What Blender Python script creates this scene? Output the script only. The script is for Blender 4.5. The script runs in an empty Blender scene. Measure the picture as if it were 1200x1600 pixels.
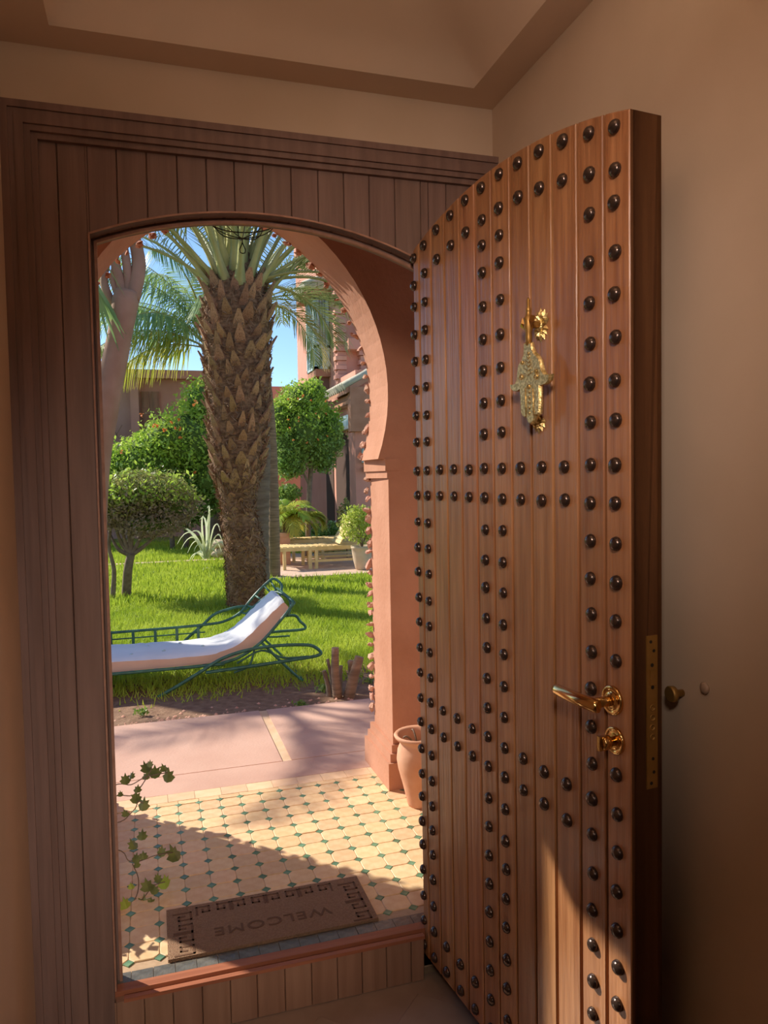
import bpy, math, random
import numpy as np
from mathutils import Vector, Matrix

random.seed(7)
RNG = np.random.default_rng(7)
SC = bpy.context.scene
COL = SC.collection
PI = math.pi

# ------------------------------------------------------------------ camera
CAM = np.array([0.0, 0.0, 1.45])
FPX = 1170.28                       # focal length in pixels of the 1200x1600 frame


def _camrot(y, p, r):
    cy, sy, cp, sp, cr, sr = math.cos(y), math.sin(y), math.cos(p), math.sin(p), math.cos(r), math.sin(r)
    f = np.array([sy * cp, cy * cp, -sp])
    rt = np.array([cy, -sy, 0.0])
    up = np.cross(rt, f)
    return rt * cr + up * sr, -rt * sr + up * cr, f


C_RT, C_UP, C_FW = _camrot(math.radians(17.2745), math.radians(2.6793), math.radians(-1.0335))
cam_d = bpy.data.cameras.new('camera')
cam_d.sensor_fit = 'VERTICAL'
cam_d.sensor_height = 24.0
cam_d.sensor_width = 18.0
cam_d.lens = 24.0 * FPX / 1600.0
cam_d.clip_start = 0.02
cam_d.clip_end = 500
cam = bpy.data.objects.new('camera', cam_d)
COL.objects.link(cam)
cam.matrix_world = Matrix(((C_RT[0], C_UP[0], -C_FW[0], CAM[0]), (C_RT[1], C_UP[1], -C_FW[1], CAM[1]),
                           (C_RT[2], C_UP[2], -C_FW[2], CAM[2]), (0, 0, 0, 1)))
SC.camera = cam

# ------------------------------------------------------------------ sky, sun, added fill lights, exposure
SUN_EL, SUN_AZ = math.radians(36), math.radians(135)     # azimuth of the sun measured from +x, counter-clockwise
sun_dir = Vector((math.cos(SUN_AZ) * math.cos(SUN_EL), math.sin(SUN_AZ) * math.cos(SUN_EL), math.sin(SUN_EL)))
world = bpy.data.worlds.new('sky')
SC.world = world
world.use_nodes = True
nt = world.node_tree
nt.nodes.clear()
wo = nt.nodes.new('ShaderNodeOutputWorld')
wb = nt.nodes.new('ShaderNodeBackground')
ws = nt.nodes.new('ShaderNodeTexSky')
ws.sky_type = 'NISHITA'
ws.sun_disc = False
ws.sun_elevation = SUN_EL
ws.sun_rotation = math.radians(-45)
ws.air_density = 1.0
ws.dust_density = 0.0
ws.ozone_density = 4.0
ws.altitude = 1200
wb.inputs['Strength'].default_value = 0.20
nt.links.new(ws.outputs[0], wb.inputs[0])
nt.links.new(wb.outputs[0], wo.inputs[0])

sd = bpy.data.lights.new('sun', 'SUN')
sd.energy = 6.8
sd.angle = math.radians(0.7)
sd.color = (1.0, 0.93, 0.80)
so = bpy.data.objects.new('sun', sd)
COL.objects.link(so)
so.rotation_euler = sun_dir.to_track_quat('Z', 'Y').to_euler()
so.location = sun_dir * 20


def area(name, loc, target, size, power, color):
    d = bpy.data.lights.new(name, 'AREA')
    d.shape = 'DISK'
    d.size = size
    d.energy = power
    d.color = color
    o = bpy.data.objects.new(name, d)
    COL.objects.link(o)
    o.location = loc
    o.rotation_euler = (Vector(target) - Vector(loc)).to_track_quat('-Z', 'Y').to_euler()
    return o


area('vault_fill', (0.34, 0.75, 2.30), (0.36, 0.95, 3.2), 0.25, 4.0, (1.0, 0.83, 0.66))  # added fill light for the ceiling and upper walls, no fixture
hl = area('hall_fill', (-0.22, -0.3, 2.25), (0.72, 1.75, 1.55), 0.35, 2.9, (1.0, 0.82, 0.70))  # added fill light aimed at the door leaf
hl.data.spread = math.radians(50)
sl = area('passage_fill', (0.08, -1.6, 1.95), (-0.1, 2.0, 0.55), 0.4, 1.7, (1.0, 0.88, 0.78))  # added fill light that lifts the timber frame, apron and floor
sl.data.spread = math.radians(36)

SC.view_settings.view_transform = 'Standard'
SC.view_settings.look = 'None'
SC.view_settings.exposure = 0.0
SC.view_settings.gamma = 1.0
SC.view_settings.use_curve_mapping = False


# ------------------------------------------------------------------ helpers: sight lines of the photograph
def ray(px, py):
    return C_RT * (px - 600) - C_UP * (py - 800) + C_FW * FPX


def at(px, py, Y):                   # the world point that lies at depth Y on the sight line of a pixel
    d = ray(px, py)
    return Vector(CAM + d * ((Y - CAM[1]) / d[1]))


def atX(px, py, X):
    d = ray(px, py)
    return Vector(CAM + d * ((X - CAM[0]) / d[0]))


def atZ(px, py, Z):
    d = ray(px, py)
    return Vector(CAM + d * ((Z - CAM[2]) / d[2]))


# ------------------------------------------------------------------ helpers: materials
def mat(name, col, col2=None, scale=20.0, rough=0.7, bump=0.0, metallic=0.0, stretch=(1, 1, 1), detail=4.0,
        spec=0.3, objrand=0.0, translucent=0.0, bumpscale=None, coat=0.0, lo=0.35, hi=0.65):
    m = bpy.data.materials.new(name)
    m.use_nodes = True
    t = m.node_tree
    t.nodes.clear()
    N = t.nodes.new
    L = t.links.new
    out = N('ShaderNodeOutputMaterial')
    b = N('ShaderNodeBsdfPrincipled')
    b.inputs['Roughness'].default_value = rough
    b.inputs['Metallic'].default_value = metallic
    b.inputs['Specular IOR Level'].default_value = spec
    b.inputs['Coat Weight'].default_value = coat
    b.inputs['Coat Roughness'].default_value = 0.25
    tc = N('ShaderNodeTexCoord')
    mp = N('ShaderNodeMapping')
    mp.inputs['Scale'].default_value = stretch
    L(tc.outputs['Object'], mp.inputs['Vector'])
    csock = None
    if col2 is not None:
        nz = N('ShaderNodeTexNoise')
        nz.inputs['Scale'].default_value = scale
        nz.inputs['Detail'].default_value = detail
        L(mp.outputs[0], nz.inputs['Vector'])
        rp = N('ShaderNodeValToRGB')
        rp.color_ramp.elements[0].position = lo
        rp.color_ramp.elements[1].position = hi
        rp.color_ramp.elements[0].color = (*col, 1)
        rp.color_ramp.elements[1].color = (*col2, 1)
        L(nz.outputs['Fac'], rp.inputs['Fac'])
        csock = rp.outputs['Color']
    if objrand:
        oi = N('ShaderNodeObjectInfo')
        mr = N('ShaderNodeMapRange')
        mr.inputs['To Min'].default_value = 1 - objrand
        mr.inputs['To Max'].default_value = 1 + objrand
        L(oi.outputs['Random'], mr.inputs['Value'])
        hsv = N('ShaderNodeHueSaturation')
        L(mr.outputs[0], hsv.inputs['Value'])
        mr2 = N('ShaderNodeMapRange')
        mr2.inputs['To Min'].default_value = 0.5 - objrand * 0.04
        mr2.inputs['To Max'].default_value = 0.5 + objrand * 0.05
        ml = N('ShaderNodeMath')
        ml.operation = 'FRACT'
        mm = N('ShaderNodeMath')
        mm.operation = 'MULTIPLY'
        mm.inputs[1].default_value = 7.31
        L(oi.outputs['Random'], mm.inputs[0])
        L(mm.outputs[0], ml.inputs[0])
        L(ml.outputs[0], mr2.inputs['Value'])
        L(mr2.outputs[0], hsv.inputs['Hue'])
        if csock is not None:
            L(csock, hsv.inputs['Color'])
        else:
            hsv.inputs['Color'].default_value = (*col, 1)
        csock = hsv.outputs['Color']
    if csock is not None:
        L(csock, b.inputs['Base Color'])
    else:
        b.inputs['Base Color'].default_value = (*col, 1)
    if bump:
        n2 = N('ShaderNodeTexNoise')
        n2.inputs['Scale'].default_value = bumpscale or scale * 2
        n2.inputs['Detail'].default_value = 5
        L(mp.outputs[0], n2.inputs['Vector'])
        bp = N('ShaderNodeBump')
        bp.inputs['Strength'].default_value = bump
        bp.inputs['Distance'].default_value = 0.01
        L(n2.outputs['Fac'], bp.inputs['Height'])
        L(bp.outputs[0], b.inputs['Normal'])
    if translucent:
        tr = N('ShaderNodeBsdfTranslucent')
        if csock is not None:
            L(csock, tr.inputs['Color'])
        else:
            tr.inputs['Color'].default_value = (*col, 1)
        mx = N('ShaderNodeMixShader')
        mx.inputs[0].default_value = translucent
        L(b.outputs[0], mx.inputs[1])
        L(tr.outputs[0], mx.inputs[2])
        L(mx.outputs[0], out.inputs[0])
    else:
        L(b.outputs[0], out.inputs[0])
    return m


M = dict(
    plaster=mat('plaster', (.60, .45, .32), (.66, .50, .37), 3, .8, .05, bumpscale=60),
    ceil=mat('ceiling_plaster', (.72, .54, .40), (.76, .58, .44), 3, .8, .04, bumpscale=60),
    wood=mat('door_wood', (.30, .118, .046), (.46, .21, .090), 9, .36, .25, stretch=(6, 6, .35), spec=.45, objrand=.10, coat=.25, bumpscale=18),
    wood_edge=mat('door_edge_wood', (.13, .050, .018), (.19, .08, .03), 9, .5, .1, stretch=(5, 5, .3)),
    groove=mat('door_groove', (.07, .022, .012), None, rough=.8),
    frame=mat('frame_wood', (.20, .120, .095), (.26, .16, .13), 7, .5, .15, stretch=(5, 5, .3), objrand=.07),
    lining=mat('lining_wood', (.11, .065, .05), (.15, .09, .07), 7, .55, .1, stretch=(5, 5, .3)),  # darkened copy of the frame wood; underside shade put into the colour
    cap=mat('tan_cap', (.40, .27, .19), None, rough=.6),
    apron=mat('apron_wood', (.30, .165, .105), (.38, .22, .145), 7, .5, .1, stretch=(5, 5, .3), objrand=.06),
    bead=mat('bead_wood', (.36, .18, .12), (.48, .26, .18), 30, .5, .1),
    sill=mat('sill_wood', (.33, .115, .06), (.42, .155, .08), 12, .45, .15, stretch=(.3, 5, 5)),
    stud=mat('stud_iron', (.075, .050, .042), (.11, .075, .06), 40, .22, .15, metallic=.75, spec=.6),
    brass=mat('polished_brass', (.80, .52, .20), None, rough=.16, metallic=1.0),
    brass_old=mat('engraved_brass', (.50, .36, .14), (.84, .66, .30), 170, .34, .20, metallic=.8, detail=2, lo=.40, hi=.60, bumpscale=240),
    brass_dull=mat('dull_brass', (.36, .20, .05), (.42, .24, .07), 20, .45, metallic=.7),
    hole=mat('screw_hole', (.03, .018, .01), None, rough=.8),
    terracotta_wall=mat('pink_render', (.45, .21, .125), (.52, .255, .16), 5, .9, .25, bumpscale=45),
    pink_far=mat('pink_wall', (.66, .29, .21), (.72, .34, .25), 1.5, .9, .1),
    pink_shade=mat('pink_wall_shaded', (.44, .24, .20), (.50, .28, .24), 1.5, .9, .1),  # darker copy of the pink wall; the building's shade is in the colour
    pink_brick=mat('pink_brick', (.62, .30, .22), (.70, .36, .27), 3, .9, .2, objrand=.12),
    stone=mat('rough_stone', (.50, .24, .17), (.62, .36, .26), 14, .9, .6, objrand=.15),
    tile=mat('cream_tile', (.74, .47, .25), (.82, .58, .34), 30, .45, .10, objrand=.13, spec=.35),
    tile_border=mat('border_tile', (.78, .50, .30), (.82, .56, .36), 20, .5, .1, objrand=.08),
    tile_green=mat('green_tile', (.09, .19, .11), (.16, .28, .17), 40, .25, .1, objrand=.25, spec=.5),
    tile_dark=mat('slate_tile', (.10, .095, .085), (.16, .15, .13), 40, .2, .2, objrand=.15, spec=.6),
    grout=mat('grout', (.44, .30, .19), (.50, .35, .23), 60, .9),
    path=mat('red_concrete', (.54, .32, .24), (.62, .39, .30), 3, .85, .15, bumpscale=80, detail=8),
    joint=mat('pale_joint', (.68, .45, .27), (.74, .52, .34), 15, .9),
    inner_tile=mat('hall_tile', (.34, .24, .18), (.40, .29, .22), 8, .4, .1, objrand=.1),
    mat_coir=mat('doormat_coir', (.30, .175, .105), (.38, .23, .14), 180, .95, .8),
    mat_dark=mat('doormat_print', (.16, .085, .05), None, rough=.95),
    soil=mat('soil', (.20, .11, .065), (.30, .18, .11), 20, .95, .7, bumpscale=50),
    lawn=mat('lawn_soil', (.13, .20, .03), (.20, .28, .05), 6, .95, .3),
    grass=mat('grass_blade', (.36, .48, .04), (.54, .63, .08), 2.2, .55, translucent=.4, spec=.2),
    terrace=mat('terrace_slab', (.62, .42, .30), (.70, .50, .38), 5, .85, .1),
    bark=mat('palm_bark', (.13, .065, .032), (.30, .17, .09), 22, .95, .8, stretch=(1, 1, 2)),
    boot=mat('palm_boot', (.26, .135, .065), (.46, .26, .135), 14, .9, .4, objrand=.22),
    fibre=mat('palm_fibre', (.16, .085, .045), (.34, .20, .11), 9, .9),
    leaf_lime=mat('lime_leaf', (.38, .48, .07), (.58, .64, .14), 3, .4, translucent=.45),
    rachis=mat('palm_rachis', (.34, .33, .13), (.45, .42, .18), 6, .5),
    frond=mat('palm_leaflet', (.20, .25, .085), (.34, .38, .15), 4, .4, translucent=.3),
    frond_dry=mat('dry_leaflet', (.44, .33, .13), (.55, .42, .18), 4, .6, translucent=.3),
    frond_blue=mat('queen_leaflet', (.17, .30, .10), (.38, .52, .20), 3, .35, translucent=.4),
    frond_yel=mat('yellow_leaflet', (.38, .44, .06), (.58, .54, .10), 3, .5, translucent=.45),
    ringbark=mat('ring_bark', (.18, .115, .072), (.32, .21, .135), 5, .9, .4, stretch=(1, 1, 9)),
    greybark=mat('grey_bark', (.15, .10, .07), (.22, .155, .11), 5, .9, .3, stretch=(1, 1, 6)),
    smoothbark=mat('smooth_bark', (.32, .175, .11), (.39, .225, .15), 6, .8, .2),
    twig=mat('twig', (.16, .11, .075), (.24, .17, .12), 20, .9, .3),
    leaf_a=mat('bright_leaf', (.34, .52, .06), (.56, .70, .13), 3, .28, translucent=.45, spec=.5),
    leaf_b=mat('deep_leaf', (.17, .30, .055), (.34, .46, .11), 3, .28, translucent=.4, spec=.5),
    leaf_c=mat('olive_leaf', (.26, .27, .085), (.44, .42, .15), 3, .45, translucent=.3),
    leaf_purple=mat('mauve_twig', (.30, .22, .16), (.38, .29, .20), 6, .7, translucent=.25),
    leaf_ivy=mat('ivy_leaf', (.13, .16, .05), (.24, .28, .08), 30, .4, translucent=.3),
    leaf_strap=mat('strap_leaf', (.72, .76, .50), (.82, .84, .60), 8, .45, translucent=.35),
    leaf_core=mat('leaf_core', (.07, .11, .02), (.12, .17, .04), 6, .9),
    orange=mat('orange_flower', (.80, .22, .05), (.85, .34, .10), 10, .6, translucent=.3),
    green_iron=mat('green_iron', (.035, .12, .085), (.06, .19, .135), 25, .4, spec=.5),
    cushion=mat('white_canvas', (.80, .79, .78), (.86, .85, .84), 4, .9, .15, bumpscale=12),
    cushion_side=mat('peach_canvas', (.72, .50, .39), (.76, .55, .43), 8, .9),
    clay=mat('clay_pot', (.56, .27, .155), (.66, .37, .24), 8, .8, .2),
    clay_pale=mat('pale_clay_pot', (.52, .40, .27), (.60, .47, .33), 8, .85, .2),
    teak=mat('pale_teak', (.68, .47, .20), (.78, .58, .28), 8, .7, .1, objrand=.06),
    window_blue=mat('window_paint', (.48, .62, .62), (.55, .68, .68), 4, .6),
    glass=mat('far_glass', (.20, .27, .28), (.28, .34, .34), 3, .15, spec=.6),
    shutter=mat('brown_shutter', (.24, .135, .10), (.29, .165, .12), 5, .7),
    dark=mat('recess_shade', (.10, .055, .04), None, rough=.95),  # dark colour painted in place of shade inside openings
    rooftile=mat('roof_tile', (.50, .46, .36), (.62, .56, .44), 12, .85, .3, objrand=.1),
    iron=mat('dark_iron', (.03, .028, .025), None, rough=.5),
    white=mat('white_paint', (.70, .66, .58), None, rough=.6),
)

# ------------------------------------------------------------------ helpers: objects and meshes
ORIGIN = {}


def _link(o, parent):
    COL.objects.link(o)
    if parent is not None:
        o.parent = parent


def tag(o, label=None, cat=None, group=None, kind=None):
    if label:
        o['label'] = label
    if cat:
        o['category'] = cat
    if group:
        o['group'] = group
    if kind:
        o['kind'] = kind
    return o


def thing(name, label, cat, loc, group=None, kind=None):
    o = bpy.data.objects.new(name, None)
    o.empty_display_size = 0.05
    _link(o, None)
    o.location = loc
    ORIGIN[o.name] = Vector(loc)
    return tag(o, label, cat, group, kind)


class MB:
    def __init__(self):
        self.v, self.f, self.m, self.s = [], [], [], []

    def add(self, verts, faces, mi=0, smooth=False):
        b = len(self.v)
        self.v.extend([tuple(x) for x in verts])
        for f in faces:
            self.f.append(tuple(i + b for i in f))
            self.m.append(mi)
            self.s.append(smooth)
        return self

    def box(self, a, b, mi=0):
        (x0, y0, z0), (x1, y1, z1) = a, b
        x0, x1 = min(x0, x1), max(x0, x1)
        y0, y1 = min(y0, y1), max(y0, y1)
        z0, z1 = min(z0, z1), max(z0, z1)
        v = [(x0, y0, z0), (x1, y0, z0), (x1, y1, z0), (x0, y1, z0), (x0, y0, z1), (x1, y0, z1), (x1, y1, z1), (x0, y1, z1)]
        return self.add(v, [(0, 3, 2, 1), (4, 5, 6, 7), (0, 1, 5, 4), (1, 2, 6, 5), (2, 3, 7, 6), (3, 0, 4, 7)], mi)

    def beam(self, p, q, w, h, mi=0, up=(0, 0, 1)):
        p, q = Vector(p), Vector(q)
        d = (q - p).normalized()
        s = d.cross(Vector(up))
        if s.length < 1e-4:
            s = Vector((1, 0, 0))
        s = s.normalized() * (w / 2)
        u = s.cross(d).normalized() * (h / 2)
        v = [p - s - u, p + s - u, p + s + u, p - s + u, q - s - u, q + s - u, q + s + u, q - s + u]
        return self.add(v, [(0, 1, 2, 3), (7, 6, 5, 4), (0, 4, 5, 1), (1, 5, 6, 2), (2, 6, 7, 3), (3, 7, 4, 0)], mi)

    def tube(self, path, rad, seg=8, mi=0, caps=True, smooth=True):
        P = [Vector(p) for p in path]
        n = len(P)
        R = rad if hasattr(rad, '__len__') else [rad] * n
        ref = None
        b = len(self.v)
        for i, p in enumerate(P):
            d = (P[min(i + 1, n - 1)] - P[max(i - 1, 0)])
            d = d.normalized() if d.length > 1e-9 else Vector((0, 0, 1))
            if ref is None:
                ref = d.orthogonal().normalized()
            ref = (ref - d * ref.dot(d))
            ref = ref.normalized() if ref.length > 1e-6 else d.orthogonal().normalized()
            s = d.cross(ref)
            for k in range(seg):
                a = 2 * PI * k / seg
                self.v.append(tuple(p + (ref * math.cos(a) + s * math.sin(a)) * R[i]))
        for i in range(n - 1):
            for k in range(seg):
                k2 = (k + 1) % seg
                self.f.append((b + i * seg + k, b + i * seg + k2, b + (i + 1) * seg + k2, b + (i + 1) * seg + k))
                self.m.append(mi)
                self.s.append(smooth)
        if caps:
            self.f.append(tuple(b + k for k in reversed(range(seg))))
            self.f.append(tuple(b + (n - 1) * seg + k for k in range(seg)))
            self.m += [mi, mi]
            self.s += [False, False]
        return self

    def lathe(self, prof, c=(0, 0, 0), seg=24, mi=0, axis='z', smooth=True, closed=True):
        b = len(self.v)
        for r, h in prof:
            for k in range(seg):
                a = 2 * PI * k / seg
                x, y = r * math.cos(a), r * math.sin(a)
                p = {'z': (x, y, h), 'y': (x, h, y), 'x': (h, x, y)}[axis]
                self.v.append((p[0] + c[0], p[1] + c[1], p[2] + c[2]))
        for i in range(len(prof) - 1):
            for k in range(seg):
                k2 = (k + 1) % seg
                self.f.append((b + i * seg + k, b + i * seg + k2, b + (i + 1) * seg + k2, b + (i + 1) * seg + k))
                self.m.append(mi)
                self.s.append(smooth)
        if closed:
            self.f.append(tuple(b + k for k in reversed(range(seg))))
            self.f.append(tuple(b + (len(prof) - 1) * seg + k for k in range(seg)))
            self.m += [mi, mi]
            self.s += [False, False]
        return self

    def prism(self, poly, fn, t0, t1, mi=0, cap=True):
        """poly: list of 2-D points, fn(a, b, t) -> world point."""
        n = len(poly)
        v = [fn(a, b, t0) for a, b in poly] + [fn(a, b, t1) for a, b in poly]
        f = [(i, (i + 1) % n, n + (i + 1) % n, n + i) for i in range(n)]
        if cap:
            f += [tuple(reversed(range(n))), tuple(range(n, 2 * n))]
        return self.add(v, f, mi)

    def build(self, name, mats, parent=None, local=False, kind=None, loc=None):
        me = bpy.data.meshes.new(name)
        o = ORIGIN[parent.name] if (parent is not None and not local) else Vector((0, 0, 0))
        if loc is not None:
            o = Vector(loc)
        vv = [(x - o[0], y - o[1], z - o[2]) for x, y, z in self.v]
        me.from_pydata(vv, [], self.f)
        if not isinstance(mats, (list, tuple)):
            mats = [mats]
        for k in mats:
            me.materials.append(k)
        me.polygons.foreach_set('material_index', self.m)
        me.polygons.foreach_set('use_smooth', self.s)
        me.update()
        ob = bpy.data.objects.new(name, me)
        _link(ob, parent)
        if loc is not None and parent is None:
            ob.location = loc
        ORIGIN[ob.name] = ORIGIN[parent.name] if parent is not None else (Vector(loc) if loc is not None else Vector((0, 0, 0)))
        if kind:
            ob['kind'] = kind
        return ob


def copy_mesh(src, loc, parent, rot=None, scale=None, name=None):
    """another object on the same mesh data; loc is local to the parent"""
    o = bpy.data.objects.new(name or src.name.split('.')[0], src.data)
    _link(o, parent)
    o.location = loc
    if rot is not None:
        o.rotation_euler = rot
    if scale is not None:
        o.scale = scale
    ORIGIN[o.name] = ORIGIN.get(parent.name, Vector((0, 0, 0))) if parent is not None else Vector((0, 0, 0))
    return o


def fast_mesh(name, V, F, mats, mi=None, parent=None, kind=None, smooth=False):
    """numpy arrays -> one mesh object (F: n x k index array)"""
    o = ORIGIN[parent.name] if parent is not None else Vector((0, 0, 0))
    V = np.asarray(V, dtype=np.float32) - np.array(o, dtype=np.float32)
    F = np.asarray(F, dtype=np.int32)
    me = bpy.data.meshes.new(name)
    k = F.shape[1]
    me.vertices.add(len(V))
    me.vertices.foreach_set('co', V.ravel())
    me.loops.add(F.size)
    me.loops.foreach_set('vertex_index', F.ravel())
    me.polygons.add(len(F))
    me.polygons.foreach_set('loop_start', np.arange(0, F.size, k, dtype=np.int32))
    me.polygons.foreach_set('loop_total', np.full(len(F), k, dtype=np.int32))
    if mi is not None:
        me.polygons.foreach_set('material_index', np.asarray(mi, dtype=np.int32))
    if smooth:
        me.polygons.foreach_set('use_smooth', np.ones(len(F), dtype=bool))
    for m in (mats if isinstance(mats, (list, tuple)) else [mats]):
        me.materials.append(m)
    me.update(calc_edges=True)
    ob = bpy.data.objects.new(name, me)
    _link(ob, parent)
    ORIGIN[ob.name] = o
    if kind:
        ob['kind'] = kind
    return ob


def leaf_quads(P, size, aspect=0.5, updir=None, jitter=1.0):
    """diamond leaves at the points P"""
    n = len(P)
    d = RNG.normal(size=(n, 3))
    if updir is not None:
        d = d * jitter + np.asarray(updir)
    d /= np.linalg.norm(d, axis=1)[:, None]
    r = RNG.normal(size=(n, 3))
    s = np.cross(d, r)
    s /= np.linalg.norm(s, axis=1)[:, None] + 1e-9
    L = (size * RNG.uniform(.6, 1.3, size=n))[:, None]
    W = L * aspect * .5
    a = P - d * L * .5
    b = P + d * L * .5
    c = P + s * W
    e = P - s * W
    nrm = np.cross(d, s) * W * .4
    V = np.stack([a, c + nrm, b, e + nrm], axis=1).reshape(-1, 3)
    F = np.arange(4 * n).reshape(n, 4)
    return V, F


def cloud_points(lobes, n, shell=0.55):
    w = np.array([r[1][0] * r[1][1] + r[1][1] * r[1][2] for r in lobes])
    pick = RNG.choice(len(lobes), size=n, p=w / w.sum())
    d = RNG.normal(size=(n, 3))
    d /= np.linalg.norm(d, axis=1)[:, None]
    rad = shell + (1 - shell) * RNG.random(n) ** .6
    C = np.array([l[0] for l in lobes])[pick]
    R = np.array([l[1] for l in lobes])[pick]
    rad = rad * (1 + .32 * RNG.random(n) ** 5)
    return C + d * R * rad[:, None]


def blob(c, r, seg=10, ring=7, wob=.12):
    mb = MB()
    v, f = [], []
    for i in range(ring + 1):
        th = PI * i / ring
        for k in range(seg):
            a = 2 * PI * k / seg
            w = 1 + random.uniform(-wob, wob)
            v.append((c[0] + r[0] * w * math.sin(th) * math.cos(a), c[1] + r[1] * w * math.sin(th) * math.sin(a), c[2] + r[2] * w * math.cos(th)))
    for i in range(ring):
        for k in range(seg):
            f.append((i * seg + k, (i + 1) * seg + k, (i + 1) * seg + (k + 1) % seg, i * seg + (k + 1) % seg))
    mb.add(v, f, 0, True)
    return mb


def bez(p0, p1, p2, n=8):
    p0, p1, p2 = Vector(p0), Vector(p1), Vector(p2)
    return [p0 * (1 - t) ** 2 + p1 * 2 * t * (1 - t) + p2 * t * t for t in [i / n for i in range(n + 1)]]


def smooth_path(pts, n=6):
    P = [Vector(p) for p in pts]
    P = [P[0] * 2 - P[1]] + P + [P[-1] * 2 - P[-2]]
    out = []
    for i in range(1, len(P) - 2):
        for k in range(n):
            t = k / n
            a, b, c, d = P[i - 1], P[i], P[i + 1], P[i + 2]
            out.append(.5 * ((2 * b) + (c - a) * t + (2 * a - 5 * b + 4 * c - d) * t * t + (3 * b - a - 3 * c + d) * t ** 3))
    out.append(P[-2])
    return out


# ================================================================== THE HALL
YW = 2.006            # inner face of the timber surround
XL, XR = -0.311, 0.973
ZC = 2.50
ZE = 0.135            # level of the porch floor and of the sill

floor = MB().box((XL - .15, -3.6, -.12), (XR + .15, 2.20, -.004)).build('floor', M['grout'], kind='structure')
# diagonal floor tiles near the door
hs = .10
tilemb = MB()
e = hs * math.sqrt(2) - .003
tilemb.add([(-e, 0, -.02), (0, -e, -.02), (e, 0, -.02), (0, e, -.02), (-e, 0, -.001), (0, -e, -.001), (e, 0, -.001), (0, e, -.001),
            (-e + .003, 0, 0), (0, -e + .003, 0), (e - .003, 0, 0), (0, e - .003, 0)],
           [(0, 1, 5, 4), (1, 2, 6, 5), (2, 3, 7, 6), (3, 0, 4, 7), (4, 5, 9, 8), (5, 6, 10, 9), (6, 7, 11, 10), (7, 4, 8, 11), (8, 9, 10, 11)])
first = None
d_ = hs * math.sqrt(2)
for i in range(-3, 6):
    for j in range(0, 12):
        x = .25 + i * d_ * 1.0
        y = 1.93 - j * d_
        if (i + j) % 2:
            continue
        if not (XL + e < x < XR - e and .6 < y < 2.0 - e):
            continue
        if first is None:
            first = tilemb.build('tile', M['inner_tile'], floor, local=True)
            first.location = (x, y, 0)
        else:
            copy_mesh(first, (x, y, 0), floor, name='tile')
# the margin pieces and the rest of the floor behind the viewer
rest = MB()
rest.box((XL, -3.5, -.003), (XR, .55, -.001))
rest.build('tile_field', M['inner_tile'], floor, local=True)['kind'] = 'stuff'
MB().box((XL, .55, -.0035), (XR, 2.0, -.0025)).build('tile_margin', M['inner_tile'], floor, local=True)

MB().box((XR, -3.6, -.1), (XR + .12, 2.2, 3.3)).build('wall_right', M['plaster'], kind='structure')
MB().box((XL - .12, -3.6, -.1), (XL, 2.2, 3.3)).build('wall_left', M['plaster'], kind='structure')
MB().box((XL - .12, -3.72, -.1), (XR + .12, -3.6, 3.3)).build('wall_back', M['plaster'], kind='structure')

# ceiling: flat margin with a shallow cloister vault above the entrance
cm = MB()
vx0, vx1, vy0, vy1 = -.19, .872, .75, 1.913


def vault_h(d):
    return .055 * (1 - math.exp(-d / .045)) + .22 * d - .12 * d * d


nx, ny = 36, 36
gv, gf = [], []
for j in range(ny + 1):
    for i in range(nx + 1):
        # finer rings near the rim
        u = i / nx
        v = j / ny
        x = vx0 + (vx1 - vx0) * u
        y = vy0 + (vy1 - vy0) * v
        d = min(x - vx0, vx1 - x, y - vy0, vy1 - y)
        gv.append((x, y, ZC + vault_h(d)))
for j in range(ny):
    for i in range(nx):
        a = j * (nx + 1) + i
        gf.append((a, a + nx + 1, a + nx + 2, a + 1))
cm.add(gv, gf, 0, True)
for (a, b) in (((XL, vy1), (XR, 2.05)), ((XL, vy0), (vx0, vy1)), ((vx1, vy0), (XR, vy1)), ((XL, -3.6), (XR, vy0))):
    cm.add([(a[0], a[1], ZC), (b[0], a[1], ZC), (b[0], b[1], ZC), (a[0], b[1], ZC)], [(0, 3, 2, 1)])
cm.box((XL - .1, -3.7, 2.95), (XR + .1, 2.2, 3.0))
cm.build('ceiling', M['ceil'], kind='structure')

# ---- arch of the doorway (segment of a circle)
AX, AHW, AHR = .300, .411, .455          # centre and half-width of the clear opening
ZS, SAG = 2.052, .079         # springing height and rise
AR = (AHW ** 2 + SAG ** 2) / (2 * SAG)


def arch_z(x, grow=0.0):
    return ZS + SAG - AR + math.sqrt(max((AR + grow) ** 2 - (x - AX) ** 2, 0))      # the right-hand jamb stands a little further out


# masonry round the opening, behind the timber
wf = MB()
gx = [XL - .9] + [AX - AHW - .03 + (AHW + AHR + .06) * k / 16 for k in range(17)] + [XR + .9]
gm = [XL - .9] + [AX - AHW - .17 + (AHW + AHR + .34) * k / 16 for k in range(17)] + [XR + .9]
y0, y1 = 2.045, 2.14


def wall_strip(mb, xa, xb, za0, zb0, zt, y0, y1):
    v = [(xa, y0, za0), (xb, y0, zb0), (xb, y0, zt), (xa, y0, zt), (xa, y1, za0), (xb, y1, zb0), (xb, y1, zt), (xa, y1, zt)]
    mb.add(v, [(0, 1, 2, 3), (7, 6, 5, 4), (0, 4, 5, 1), (1, 5, 6, 2), (2, 6, 7, 3), (3, 7, 4, 0)])


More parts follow.
